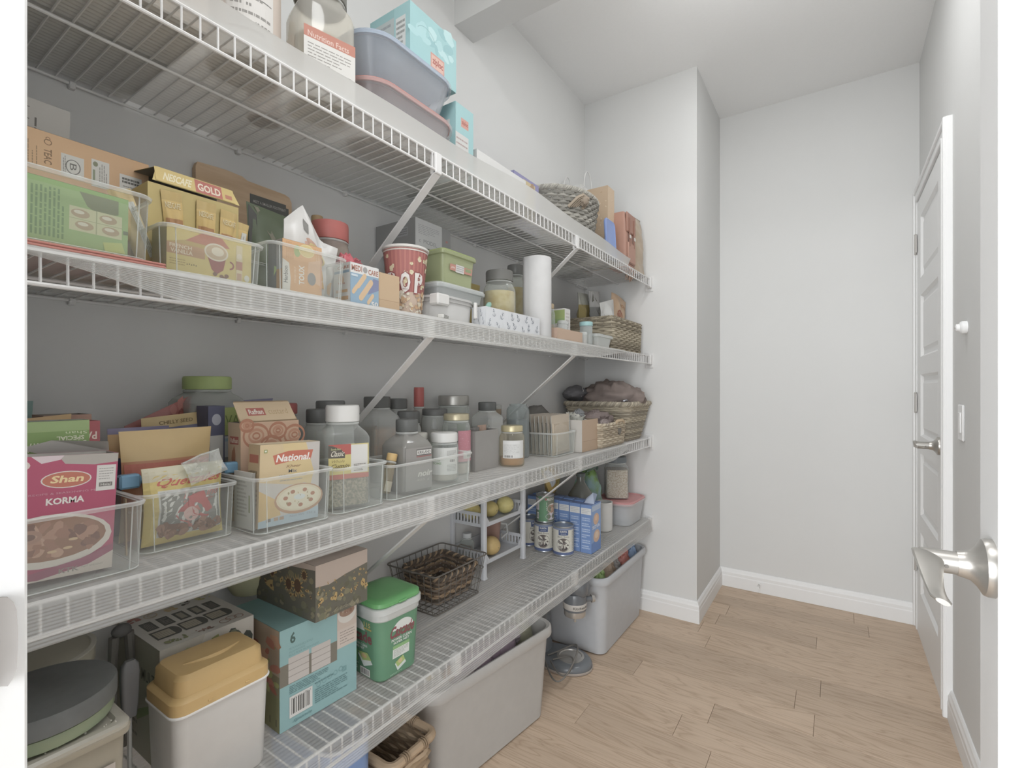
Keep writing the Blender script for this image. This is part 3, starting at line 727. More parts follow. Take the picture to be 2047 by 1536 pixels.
# --- slicer box
def slicer_top(p):
    p.rect(0, 0, 1, 1, 'cfcbc1')
    dk = '66645f'
    for i, u in enumerate((.10, .27, .44, .61, .78)):
        p.rect(u, .50, u+.12, .74, dk); p.lines(u+.02, .53, u+.10, .71, 5, '9b978d', i, .35, vert=(i % 2 == 0))
        if i in (2, 3): p.rect(u+.03, .54, u+.09, .70, 'a69f8c')
    for u in (.08, .36, .64):
        p.rect(u, .22, u+.21, .44, dk); p.ell(u+.21, .33, .06, .11, dk, 14, -PI/2, PI/2); p.rect(u+.02, .25, u+.19, .41, 'b4ac97'); p.lines(u+.03, .26, u+.18, .40, 6, '948d7b', 3, .25, vert=True)
    p.blobs(.06, .84, .16, .92, 9, ['b07468', 'c08a7a'], .03, 2); p.ring(.28, .87, .07, .07, .012, 'c2ae8b'); p.ring(.30, .87, .05, .05, .01, 'c8b693')
    p.blobs(.44, .83, .56, .92, 8, ['c4a96c', 'cbb583'], .028, 5); p.blobs(.63, .85, .74, .95, 8, ['5f5a52', '7a746a'], .026, 6); p.blobs(.82, .84, .95, .95, 8, ['b7ad5e', 'c9c17f'], .03, 7)
    p.blobs(.12, .06, .30, .14, 12, ['8b9060', '9aa06c'], .025, 8); p.blobs(.40, .05, .56, .14, 14, ['8e6b60', 'a07a6a', '7b6257'], .02, 9); p.ring(.72, .1, .06, .05, .008, 'a17560'); p.ring(.80, .12, .06, .05, .008, 'a17560'); p.ring(.88, .1, .05, .05, .008, 'a17560')
def slicer_front(p):
    p.rect(0, 0, 1, 1, 'c6c0b2'); p.poly([(.2, .55), (.45, 1), (1, 1), (1, .5)], 'cfcabf')
    p.blobs(.22, .68, .62, .9, 34, ['9aa15e', 'aab06e', '848c4f', 'b9bc86'], .055, 3, 1.); p.blobs(.70, .66, .95, .9, 12, ['5f665a', '4f5650', '79806a'], .07, 4); p.blobs(.05, .58, .22, .72, 9, ['b8786a', 'c48d78'], .045, 5)
    p.text(.06, .30, .44, .46, 'MANDOLINE', '6d6861', .01); p.lines(.06, .08, .5, .24, 5, '8a847a', 4)
def slicer_side(p):
    p.rect(0, 0, 1, 1, 'b3ad9d'); p.text(.60, .66, .92, .76, 'MULTI', '7b766c', .01, rot=0); p.lines(.1, .12, .5, .5, 7, '928c7f', 2); p.poly([(.45, .35), (.95, .55), (.95, .5), (.5, .28)], '8f9a6a')
carton('slicer_box', 'cream vegetable slicer box printed with dark blades and lettuce', 'box', .368, .532, .198, .19, D, .213, 'c9c4b8', F=slicer_front, N=slicer_side, T=slicer_top)
# --- teal box marked 6
def six_front(p):
    p.rect(0, 0, 1, 1, '86b2b4'); dk = '5b615c'
    p.text(.12, .835, .185, .945, '6', '4f6a64', .03)
    p.text(.11, .775, .40, .80, 'MICROWAVEABLE BOWLS', '6f9a9a'); p.text(.11, .745, .30, .765, 'BOLS DE MICROONDAS', '6f9a9a'); p.text(.11, .715, .48, .735, 'BOLS POUR MICRO-ONDES', '6f9a9a')
    p.rect(0, .44, .72, .65, '7e786a')
    for u in (.10, .38):
        p.rect(u, .445, u+.25, .70, 'bfb8b2')
        for k in (1, 2, 3): p.rect(u, .445+k*.0638, u+.25, .452+k*.0638, '9a938d')
    p.rect(.72, .55, 1, 1, 'c4b3a6'); p.ell(.86, .90, .13, .10, 'cdc8c0'); p.ell(.86, .93, .11, .06, '9f7f6c'); p.blobs(.78, .91, .94, .95, 14, ['b09a86', '94705c', 'a7886f'], .02, 6); p.rect(.72, .55, 1, .75, 'c7b9ae'); p.lines(.76, .58, .97, .73, 5, '968a82', 9, .3)
    p.lines(.11, .335, .60, .42, 5, '5f8688', 3, .42); p.lines(.42, .30, .72, .325, 1, '5f8688', 6)
    for i in range(5): p.ring(.47+i*.075, .285+.01*i, .028, .026, .006, '719fa1')
    p.rect(.79, .28, .85, .335, '6d9a9c'); p.poly([(.79, .28), (.85, .335), (.845, .335), (.785, .28)], '86b2b4')
    p.lines(.42, .10, .86, .255, 7, '608789', 8, .4)
    p.bars(.11, .10, .39, .31); p.text(.13, .275, .37, .295, '0 64 441 1786 5', '77716b')
    p.text(.13, .035, .36, .07, 'Signature', '5f8a90', 0, .2)
def six_side(p):
    p.rect(0, 0, 1, 1, '8f8867'); p.rect(0, .55, 1, 1, 'b39f86'); p.blobs(.5, .38, .98, .9, 22, ['b86f5c', 'c4806a', '9aa060', 'a8ac62', 'c89a78'], .11, 3, .5); p.rect(0, 0, 1, .34, '8a8a5c'); p.text(.8, .05, .95, .12, '11', '6d6c4c')
t6 = carton('bowl_set_box', 'teal box of six stacked bowls under the sunflower box', 'box', .542, .718, .283, .185, D, .198, '7fb0b0', F=six_front, N=six_side, T=full('7aa6a4'), rz=-.04)
# --- sunflower box
def sunf(n, seed, sky):
    def f(p):
        p.rect(0, 0, 1, 1, '6a675a'); p.poly([(0, sky), (.25, sky-.03), (.55, sky+.05), (1, sky+.12), (1, 1), (0, 1)], 'b3a193')
        p.blobs(0.03, 0.03, .97, sky-.05, 46, ['6b6a55', '77765c', '837d5f', '67644f', '8a8469'], .05, seed, 1.3)
        rd = random.Random(seed)
        for i in range(n):
            v = rd.uniform(.3, sky+.04); u = rd.uniform(.03, .97); q = .009+.05*max(0, sky-v)*rd.uniform(.6, 1.2)
            p.blobs(u, v, u, v, 1, ['b99a58'], q*1.7, i+seed, 1.5, 1.1); p.ell(u, v, q*.55, q*.8, '6d553e', 10)
    return f
def sunf_front(p):
    sunf(34, 5, .62)(p); p.text(.28, .05, .74, .13, 'Kindness is', '9a937c', 0, .25)
    for u, v in ((.2, .55), (.12, .64)): pass
def sunf_side(p):
    sunf(20, 8, .8)(p)
    for (u, v, q) in ((.58, .52, .085), (.73, .55, .1), (.30, .62, .05), (.84, .78, .06)):
        for i in range(13): a = 2*PI*i/13; p.poly([(u+q*.5*math.cos(a-.2), v+q*1.1*math.sin(a-.2)), (u+q*1.05*math.cos(a), v+q*2.3*math.sin(a)), (u+q*.5*math.cos(a+.2), v+q*1.1*math.sin(a+.2))], 'bf9d56')
        p.ell(u, v, q*.55, q*1.2, '604a39')
carton('sunflower_box', 'photo box printed with a sunflower field on top of the teal box', 'box', .598, .728, .306, .215, D+.1984, .114, '625e50', F=sunf_front, N=sunf_side, T=full('bba99d'), parts=False)
# --- pale bowl behind
t = thing('mixing_bowl', 'pale yellow-green bowl on the slicer and teal boxes', 'bowl', (.045, .61, D+.1995))
b = MB(); b.lathe([(.03, 0), (.04, .003), (.055, .03), (.06, .05), (.058, .05), (.052, .03), (.03, .006)], 30); b.build('bowl_body', M('b9b78c', rough=.4), t)
b = MB(); b.loft([circ(.0575, .049, 30), circ(.0615, .0495, 30), circ(.0615, .0525, 30), circ(.0575, .0525, 30)], False, False); b.build('rim', M('c2c096'), t)
# --- dishwasher tablets tub
CG = M('5c9470', rough=.4, spec=.35, gain=.98)
t = thing('detergent_tub', 'green dishwasher tablet tub with a bright green lid', 'detergent tub', (.266, .812, D), (0, 0, -.06))
b = MB(); hx, hy = .058, .058
b.loft([rrect(hx-.004, hy-.004, .02, 0, 7), rrect(hx, hy, .024, .005, 7), rrect(hx+.006, hy+.006, .026, .14, 7)]); cg = b.build('tub_body', CG, t)
b = MB(); b.loft([rrect(hx+.0055, hy+.0055, .026, .139, 7), rrect(hx+.0085, hy+.0085, .028, .143, 7), rrect(hx+.009, hy+.009, .028, .155, 7), rrect(hx+.012, hy+.012, .028, .157, 7), rrect(hx+.012, hy+.012, .028, .170, 7), rrect(hx+.006, hy+.006, .026, .172, 7)]); b.build('collar', M('c4c8c5', rough=.35, gain=.98), t)
b = MB(); b.loft([rrect(hx+.007, hy+.007, .027, .171, 7), rrect(hx+.010, hy+.010, .028, .174, 7), rrect(hx+.009, hy+.009, .028, .182, 7), rrect(hx+.002, hy+.002, .024, .1865, 7), rrect(hx-.01, hy-.01, .02, .187, 7)]); b.box(hx+.008, hx+.014, -.012, .012, .173, .178, b=.002); b.build('lid', M('5aa85a', rough=.3, spec=.4, gain=.98), t)
sx = lambda v: hx+.0012+.006*v
p = Print(lambda u, v, k: (hx+.0002+.006*(v*.135+.004)/.14+k, -(hy-.022)+2*(hy-.022)*u, .004+.135*v))
p.ell(.58, .78, .42, .16, 'ccd0cc', 20, 0, PI); p.text(.02, .66, 1.02, .86, 'Cascade', '8e4f55', .03, .1); p.text(.12, .60, .95, .645, 'POWER CLEAN', 'd5d9d5', .02); p.text(.2, .545, .85, .585, 'SUPER NET', 'd5d9d5', .02)
p.rect(.18, .30, .86, .52, 'cdd2cc'); p.rect(.18, .46, .86, .52, '7fb06e'); p.lines(.22, .32, .82, .45, 6, '9ba39c', 3, .4)
p.poly([(.28, .20), (.62, .28), (.74, .14), (.40, .06)], 'c9d1cb'); p.poly([(.30, .22), (.60, .29), (.70, .19), (.40, .12)], '9fb85c'); p.ell(.5, .215, .09, .04, 'c8b47c'); p.lines(.1, .02, .6, .05, 2, '9fc0a8', 4)
p.build('front_label', cg)
p = Print(lambda u, v, k: (-(hx-.022)+2*(hx-.022)*u, -(hy+.0002+.006*(v*.135+.004)/.14+k), .004+.135*v))
p.ell(.15, .80, .5, .2, 'ccd0cc', 20, 0, PI); p.text(.62, .88, .95, .96, '115', 'cdb45c', .02); p.rect(.6, .835, 1, .865, 'b7a552'); p.text(-.55, .60, 1.0, .80, 'Cascade', '8e4f55', .03); p.text(.0, .52, .75, .565, 'POWER CLEAN', 'd5d9d5', .02); p.text(.05, .465, .6, .505, 'SUPER NET', 'd5d9d5', .02)
p.poly([(.25, .36), (.8, .40), (1.0, .27), (.55, .17)], 'cdd5cf'); p.poly([(.27, .40), (.75, .43), (.95, .33), (.5, .27)], '9fb85c'); p.ell(.58, .36, .14, .04, 'c9a96c'); p.rect(0, .22, .25, .42, '6ea85c'); p.lines(0, .08, .3, .2, 4, 'a9c5b0', 4); p.bars(.35, .02, .85, .15)
p.build('side_label', cg)
# --- wire basket holding a wicker tray
t = thing('wire_basket', 'black wire basket holding a brown wicker tray', 'wire basket', (.118, 1.17, D))
WB = M('6d675f', rough=.5); hx0, hy0, hx1, hy1, hh = .085, .105, .102, .128, .125
b = MB(); b.tube(rrect(hx1, hy1, .015, hh, 5), .0024, 6, True); b.tube(rrect(hx0, hy0, .012, .003, 5), .002, 6, True); b.build('rim_wires', WB, t)
for s in (-1, 1):
    b = MB(); b.tube([(.03, s*hy1, hh), (.022, s*(hy1+.012), hh+.004), (-.022, s*(hy1+.012), hh+.004), (-.03, s*hy1, hh)], .0022, 6); b.build('handle_loop', WB, t)
for f in (.33, .66):
    b = MB(); b.tube(rrect(hx0+(hx1-hx0)*f, hy0+(hy1-hy0)*f, .014, hh*f, 5), .0013, 5, True); b.build('ring_wire', WB, t)
for i in range(-3, 4):
    b = MB(); q = i/3.6; b.tube([(hx1*q, hy1, hh), (hx0*q, hy0, .003), (hx0*q, -hy0, .003), (hx1*q, -hy1, hh)], .0012, 5); b.build('cross_wire', WB, t)
for i in range(-4, 5):
    b = MB(); q = i/4.6; b.tube([(hx1, hy1*q, hh), (hx0, hy0*q, .003), (-hx0, hy0*q, .003), (-hx1, hy1*q, hh)], .0012, 5); b.build('cross_wire', WB, t)
t = thing('wicker_tray', 'dark brown wicker tray tilted inside the wire basket', 'basket', (.118, 1.17, D+.022), (-.03, .10, .03))
WK = [M('6f5f50', rough=.7), M('8a7560', rough=.7), M('a68a68', rough=.7), M('5e5348', rough=.7)]
woven(t, .062, .084, .074, .098, .085, .014, 13, 26, WK, rim=.008, amp=.0035, floor_=False, seed=4)
b = MB(); rd = random.Random(3)
for i in range(26):
    x = -.060+.120*i/25; b.tube([(x, -.082+.164*j/11, .006+(.003 if (i+j) % 2 else 0)) for j in range(12)], .003, 5, mi=rd.randrange(4))
b.build('woven_floor', WK, t, smooth=60)
# --- two-tier white rack
RK = M('ced1d6', rough=.4, gain=.98)
t = thing('tiered_rack', 'white plastic two-tier rack with citrus on both tiers', 'rack', (.075, 1.50, D))
for sx in (-1, 1):
    for sy in (-1, 1):
        b = MB(); b.loft([rrect(.0115, .0115, .006, 0, 4, sx*.072, sy*.128), rrect(.0095, .0095, .006, .01, 4, sx*.072, sy*.128), rrect(.0095, .0095, .006, .345, 4, sx*.072, sy*.128)]); b.build('post', RK, t)
for z in (.045, .178):
    b = MB(); b.box(-.066, .066, -.122, .122, z, z+.004); b.box(-.070, -.066, -.12, .12, z, z+.05); b.box(.066, .070, -.12, .12, z, z+.014)
    b.box(-.068, .068, -.126, -.122, z, z+.012); b.box(-.068, .068, .122, .126, z, z+.012); b.box(-.068, .068, -.126, -.122, z+.038, z+.05); b.box(-.068, .068, .122, .126, z+.038, z+.05)
    for k in range(9):
        x = -.062+k*.0145
        for s in (-1, 1): b.box(x-.003, x+.003, s*.124-.0018, s*.124+.0018, z+.012, z+.038)
    for s in (-1, 1):
        q = [(.066, s*.121, z+.004), (.07, s*.121, z+.05), (.07, s*.095, z+.014)]; b.add([(x, y-.0015, zz) for x, y, zz in q]+[(x+.004, y-.0015, zz) for x, y, zz in q], [(0, 1, 2), (5, 4, 3), (0, 3, 4, 1), (1, 4, 5, 2), (0, 2, 5, 3)])
    b.build('tier_tray', RK, t, smooth=0)
def fruit(name, label, x, y, z, r, h, tip=.0, stretch=1., rot=0):
    t = thing(name, label, 'fruit', (x, y, z+.0015), (0, rot, rot*1.7))
    m = M(h, rough=.45, spec=.35, var=.14, scale=90)
    b = MB(); off = Vector((x*9, y*7, 1))
    b.ball((0, 0, r*.96), r, r*stretch, r*.96, 22, 14, 0, lambda d: 1+.015*noise.noise(d*14+off)+tip*max(0, abs(d.y)-.8)*4); b.build('peel', m, t)
    b = MB(); b.ball((r*.95, 0, r*.92), .0025, .003, .003, 8, 5); b.build('stem_end', M('8f8a52'), t)
CIT = D+.1832
fruit('lemon', 'round pale yellow lemon at the right of the upper rack tier', .105, 1.565, CIT, .034, 'cdc06c')
fruit('lemon', 'large yellow lemon at the left end of the upper rack tier', .055, 1.418, CIT, .033, 'c9b65e', .12, 1.15)
fruit('lemon', 'half hidden lemon behind the left post of the upper rack tier', .088, 1.492, CIT, .03, 'c8b35f', .1, 1.1)
fruit('orange', 'orange-yellow grapefruit on the lower rack tier', .110, 1.465, D+.0502, .036, 'c9a85e')
t = jar('glass_bottle', 'small empty glass bottle on the lower rack tier', 'bottle', .045, 1.405, D+.0502, .027, .088, lid=(.014, .62, 'c6c9c9'), neck=.5, sh=.35, smooth_lid=True)
t = thing('plastic_pitcher', 'frosted pinkish measuring jug on the lower rack tier', 'jug', (.050, 1.545, D+.0502))
b = MB(); b.lathe([(.030, 0), (.033, .003), (.041, .105), (.039, .104), (.031, .004)], 28); b.build('jug_body', clear('c9a99c', .45, .3, 'd9c4ba'), t)
b = MB(); b.tube([(.028, .026, .09), (.045, .045, .085), (.048, .048, .05), (.03, .03, .03)], .0045, 8); b.build('handle', clear('cfcfce', .5, .3), t)
t = thing('plastic_cup', 'small clear tumbler standing behind the lemons', 'cup', (.03, 1.515, CIT))
b = MB(); b.lathe([(.018, 0), (.02, .003), (.025, .07), (.024, .07), (.018, .003)], 24); b.build('cup_body', clear('dfe3e6', .4, .15), t)
b = MB(); b.loft([circ(.0245, .067, 24), circ(.0262, .068, 24), circ(.0262, .071, 24), circ(.0245, .071, 24)], False, False); b.build('rim', CLEAR2, t)
# --- cans
TIN = M('a9adb0', rough=.3, metal=.7, spec=.5)
def can(name, label, x, y, z, R, h, pr, rz=0., group=None):
    t = thing(name, label, 'can', (x, y, z), (0, 0, rz), group)
    b = MB(); b.lathe([(R*.93, .003), (R*.98, 0), (R, .0015), (R, .004), (R*.975, .006), (R*.975, h-.006), (R, h-.004), (R, h-.001), (R*.98, h), (R*.94, h), (R*.93, h-.004), (R*.6, h-.0035)], 40); bo = b.build('can_body', TIN, t)
    p = Print(cyl_fn(R*.978, .006, h-.006, -PI, PI), nu=44); pr(p); p.build('paper_label', bo)
    return t
def beans(p):
    p.rect(0, 0, 1, 1, 'cbc8bb'); p.rect(0, 0, 1, .1, '5c6c96'); p.rect(0, .93, 1, 1, '7d8aa6')
    for c in (.40, .82):
        p.rect(c-.075, .74, c+.075, .93, '4d5f8a'); p.text(c-.055, .84, c+.055, .91, 'SUNTA', 'd0cec5', .03); p.text(c-.04, .77, c+.04, .81, 'BEANS', 'b9bcc0'); p.text(c-.09, .64, c+.09, .71, 'Black Beans', '6d6a62', 0, 0, 0, .015)
        p.ell(c, .38, .105, .25, '6a605b'); p.blobs(c-.075, .2, c+.075, .56, 34, ['50494a', '7b726c', '8d867f', '5c5352'], .017, 5, 2.); p.poly([(c-.05, .1), (c+.05, .1), (c+.09, .17), (c-.02, .19)], 'b0907c'); p.ell(c+.12, .42, .02, .05, 'd0cdc2')
    p.lines(.0, .15, .2, .88, 12, '9a988f', 2, .4); p.lines(.55, .15, .68, .88, 12, '9a988f', 7, .4)
can('bean_can', 'black bean can nearest the shelf front, beside the blue cartons', .2545, 1.765, D, .0425, .118, beans, -.45, 'black bean cans')
can('bean_can', 'black bean can under the coconut milk can', .1665, 1.765, D, .0425, .118, beans, -.55, 'black bean cans')
can('bean_can', 'black bean can at the back, beside the white rack', .074, 1.792, D, .0425, .118, beans, .3, 'black bean cans')
def coco(p):
    p.rect(0, 0, 1, 1, '6b7568'); p.rect(.28, 0, .46, 1, '5d9a6c'); p.rect(.46, 0, .74, 1, '7a7f6c'); p.rect(.12, .45, .30, .93, 'c3bcc0'); p.lines(.14, .48, .28, .9, 9, '958f90', 3)
    p.text(.44, .84, .60, .94, 'AROY-D', 'd4d2cc', .03); p.rect(.41, .85, .44, .95, 'a9666a')
    for i in range(5): p.ell(.44, .75-.07*i, .008, .02, 'd0cfc8', 8)
    p.ell(.55, .52, .10, .20, 'cfc6bd'); p.ell(.55, .50, .085, .16, 'b08a72'); p.ell(.56, .48, .045, .08, 'c09b80'); p.ell(.53, .20, .11, .14, 'c7c0c8'); p.bars(.24, .1, .29, .35)
can('coconut_milk_can', 'green coconut milk can stacked on the bean can', .168, 1.768, D+.1185, .0375, .113, coco, -.5)
# --- blue cartons
def carton_near(p):
    p.rect(0, 0, 1, 1, '6b8dc4'); p.rect(.03, .80, .97, .93, 'cfd0d0'); p.lines(.1, .82, .9, .92, 3, 'a3a8b0', 2, .3)
    for k in range(6): p.lines(.12, .08+k*.115, .88, .165+k*.115, 2, 'a9bddb', k+2, .55)
def carton_front(p):
    p.rect(0, 0, 1, 1, '7f9fd0'); p.poly([(0, 0), (1, 0), (1, .3), (0, .2)], '6789c4'); p.ell(.5, .68, .3, .12, 'd0a98a'); p.ell(.5, .70, .15, .06, 'dcb798'); p.ell(.55, .32, .34, .13, 'cda98e'); p.ell(.55, .34, .2, .07, 'd9bfa6'); p.text(.1, .49, .9, .56, 'SOYA', 'cdd4de', .03); p.rect(.04, .86, .96, .97, 'a9b9d0')
CB = M('6b8dc4', rough=.4)
for i, (xa, ya, zh, lb) in enumerate(((.355, 1.816, .196, 'blue drink carton nearest the shelf front, with its flap raised'), (.303, 1.820, .196, 'second blue drink carton back from the shelf front'), (.250, 1.826, .196, 'third blue drink carton back, behind the coconut can'), (.197, 1.832, .196, 'fourth blue drink carton back, left of the dark bottle'), (.090, 1.835, .196, 'blue drink carton farthest back beside the rack'))):
    t = carton('drink_carton', lb, 'carton', ya, ya+.092, xa, .048, D, zh, CB, F=carton_front, N=carton_near, T=full('6b7fae'), group='blue drink cartons')
    b = MB(); b.box(-.020, .020, -.010, .012, zh, zh+.004, b=.001); b.build('fold_ridge', CB, t)
    if i == 0:
        b = MB(); b.add([(-.02, -.02, zh+.001), (.024, -.02, zh+.001), (.024, .012, zh+.036), (.004, .014, zh+.040), (-.02, .0, zh+.016)], [(0, 1, 2, 3, 4), (4, 3, 2, 1, 0)]); b.build('raised_flap', M('aab6cc'), t)
# --- dark bottle, bags, mug, red-lidded box, oat jar
t = thing('dark_bottle', 'dark olive glass jug with a wide shoulder behind the cartons', 'bottle', (.212, 2.015, D))
b = MB(); b.lathe([(.05, 0), (.058, .005), (.06, .02), (.06, .165), (.055, .19), (.032, .225), (.0185, .245), (.0175, .27)], 32); b.build('glass_body', M('63645c', rough=.15, spec=.5), t)
b = MB(); b.loft([circ(.0195, .27, 24), circ(.021, .271, 24), circ(.021, .285, 24), circ(.0165, .286, 24)]); b.build('lip', M('5f6664', rough=.3), t)
b = MB(); p = Print(cyl_fn(.0603, .05, .15, -.6, 1.1), nu=16); p.rect(0, 0, 1, 1, '8a8a72'); p.lines(.1, .1, .9, .9, 8, '6f6f5c', 2); p.build('label', t)
pouch('snack_bag', 'yellow snack bag slumped under the waist-high shelf', 'bag', .10, 1.985, D+.198, .17, .15, .05, [(.12, 'b8a048'), (.9, 'ccaa48'), (1, 'b3b04e')], rot=(.35, -.2, .15), seed=3, wr=.004,
      pr=lambda p: (p.rect(.1, .35, .32, .85, 'c5cad0'), p.text(.36, .42, .82, .56, 'Lentil', 'a0703c', .02, .2), p.blobs(.4, .65, .8, .85, 6, ['7a6a48', '8c7a4a'], .05, 4), p.ell(.6, .25, .16, .08, 'b5a54c')))
t = thing('lentil_sack', 'dark bag lying behind the drink cartons', 'bag', (.075, 1.98, D)); b = MB(); mound(b, (0, 0, .108), .05, .06, .092, 4, .1, 2.); b.build('bag_body', M('7f7a76', rough=.35), t)
b = MB(); mound(b, (.0, .0, .19), .02, .03, .02, 8, .4, 3.); b.build('bag_neck', M('8a8480', rough=.35), t)
t = thing('bread_bag', 'green crinkled bag of food beside the oat jar', 'bag', (.16, 2.20, D+.0))
b = MB(); mound(b, (0, 0, .150), .065, .07, .125, 6, .14, 2.4, fold=.2); b.build('bag_body', two_tone('green_bag', '7c9a5e', '8fa9ae', 16, .3), t)
b = MB(); rd = random.Random(9)
for i in range(5):
    a = rd.uniform(0, 6); pts = [(.05*math.cos(a+j*.5)*(1-j*.05), .06*math.sin(a+j*.5), .27+.012*j-.002*j*j) for j in range(6)]; b.tube(pts, .004, 5)
b.build('bag_folds', M('6f8478', rough=.3), t)
t = thing('white_mug', 'plain white ceramic canister between the cartons and the red-lidded box', 'canister', (.262, 2.160, D))
b = MB(); b.lathe([(.034, 0), (.039, .004), (.041, .014), (.041, .132), (.0405, .134), (.0375, .133), (.037, .014), (.03, .008)], 36); b.build('canister_wall', M('d5d4d0', rough=.35, gain=.98), t)
b = MB(); b.loft([circ(.0405, .131, 36), circ(.0418, .132, 36), circ(.0415, .1345, 36), circ(.037, .1345, 36)], False, False); b.build('rim', M('dcdbd7', rough=.35), t)
FROST = clear('eef0f2', .34, .3, 'f2f3f4')
t = tub('lidded_box', 'frosted food box with a pinkish red lid at the shelf end', 'food container', .262, 2.365, D, .085, .105, .098, .122, .112, .045, FROST, lid=(.016, .004, M('cf8d8d', rough=.4)))
b = MB(); mound(b, (0, 0, .045), .075, .095, .045, 3, .1); b.build('contents', M('c9c8cb'), t)
t = jar('oat_jar', 'clear square jar of granola with a dark lid on the red-lidded box', 'jar', .245, 2.36, D+.1190, .056, .205, lid=(.026, .92, '6f777c'), body=clear('eef1f3', .14, .1), fill=('b3a08c', .92), sq=.3, neck=.85, sh=.14, rz=.5, smooth_lid=True, fillmat=two_tone('granola', 'a3907c', 'cdc3b6', 150, .8, .35, .65))
p = Print(plane_fn((.0566, -.035, .03), (0, .075, 0), (0, 0, .11))); p.rect(0, 0, 1, 1, 'c4b8a8'); p.lines(.15, .1, .9, .9, 5, 'b09f8c', 2); p.build('label', t)

# ---------------------------------------------------------------- on the floor
def big_tub(name, label, x, y, rz, hx, hy, h, col='bfbdb9'):
    t = thing(name, label, 'storage tub', (x, y, 0), (0, 0, rz), 'white storage tubs')
    m = M(col, rough=.42, spec=.3, gain=.98); r = .05; b = MB()
    b.loft([rrect(hx-.035, hy-.05, r*.7, .0, 8), rrect(hx-.026, hy-.04, r*.8, .006, 8), rrect(hx-.012, hy-.016, r, h-.03, 8), rrect(hx-.010, hy-.014, r, h-.008, 8), rrect(hx-.014, hy-.018, r*.95, h-.008, 8), rrect(hx-.03, hy-.044, r*.75, .008, 8)]); b.build('tub_wall', m, t, smooth=50)
    b = MB(); b.loft([rrect(hx-.013, hy-.017, r, h-.034, 8), rrect(hx-.002, hy-.003, r*1.1, h-.033, 8), rrect(hx, hy, r*1.15, h-.028, 8), rrect(hx-.001, hy-.001, r*1.13, h-.006, 8), rrect(hx-.006, hy-.006, r*1.08, h, 8), rrect(hx-.014, hy-.018, r*.97, h-.003, 8), rrect(hx-.015, hy-.019, r*.95, h-.02, 8)], False, False); b.build('rolled_rim', m, t, smooth=50)
    return t
big_tub('storage_tub', 'large white tub of produce on the floor, nearest the camera', .172, 1.275, -.13, .140, .290, .318)
t = thing('onion_bag', 'purple netted bag of onions sticking out of the nearer tub', 'bag', (.205, 1.29, .10), (0, 0, -.13)); b = MB()
for i, (dx, dy, dz) in enumerate(((0, -.11, .16), (.01, -.04, .175), (-.01, .03, .165), (.0, .09, .16), (-.02, .0, .12), (.01, .06, .12))): mound(b, (dx, dy, dz), .05, .055, .045, i+2, .12, 2.5, 18, 12)
b.build('onions_net', M('8e7a8a', rough=.35, var=.2, scale=60), t); b = MB(); mound(b, (0, .16, .18), .02, .04, .03, 5, .4, 3); b.build('tied_end', clear('c9bcc6', .6, .2), t)
t = thing('potato_bag', 'white and yellow printed bag at the near end of the nearer tub', 'bag', (.170, 1.095, .11), (0, 0, -.13)); b = MB(); mound(b, (0, 0, .13), .05, .065, .055, 3, .2, 2.4, fold=.2); b.build('bag_body', two_tone('printed_bag', 'cfcdc8', 'b99c4a', 26, .35, .55, .62), t)
b = MB(); mound(b, (.02, .045, .165), .012, .03, .03, 5, .5, 3); b.build('torn_edge', M('b08a68'), t)
t = thing('greens_bag', 'olive plastic bag at the far end of the nearer tub', 'bag', (.235, 1.485, .12), (0, 0, -.13)); b = MB(); mound(b, (0, 0, .13), .038, .035, .065, 7, .2, 2.4, fold=.2); b.build('bag_body', M('8b8a72', rough=.3), t)
b = MB(); mound(b, (-.01, .01, .2), .02, .02, .02, 6, .5, 3); b.build('bag_knot', clear('c9c9b8', .6, .2), t)
big_tub('storage_tub', 'white tub on the floor against the end wall', .205, 2.205, 0., .165, .285, .345, 'c2c5c9')
def bagfill(name, label, x, y, z, rx, ry, rz, h, seed):
    t = thing(name, label, 'bag', (x, y, z)); b = MB(); mound(b, (0, 0, 0), rx, ry, rz, seed, .28, 2.6, 22, 14, fold=.25); b.build('bag_body', M(h, rough=.35, var=.2, scale=40), t)
    b = MB(); mound(b, (rx*.2, ry*.5, rz*.95), rx*.3, ry*.3, rz*.3, seed+3, .4, 3., 12, 8); b.build('bag_crimp', M(h, rough=.3), t)
bagfill('snack_pouch', 'bright green snack bag at the near end of the farther tub', .300, 2.015, .275, .035, .045, .055, '8cab5c', 3)
bagfill('paper_sack', 'tan paper bag between the green and red bags in the farther tub', .295, 2.13, .285, .035, .05, .055, 'a58d76', 4)
bagfill('foil_bag', 'grey foil bag beside the tan bag in the farther tub', .288, 2.215, .285, .033, .035, .05, '99938f', 5)
bagfill('crisp_bag', 'red snack bag in the middle of the farther tub', .300, 2.305, .29, .035, .045, .058, 'c07468', 6)
bagfill('blue_bag', 'blue snack bag at the end-wall side of the farther tub', .300, 2.415, .30, .033, .035, .045, '7f9abd', 7)
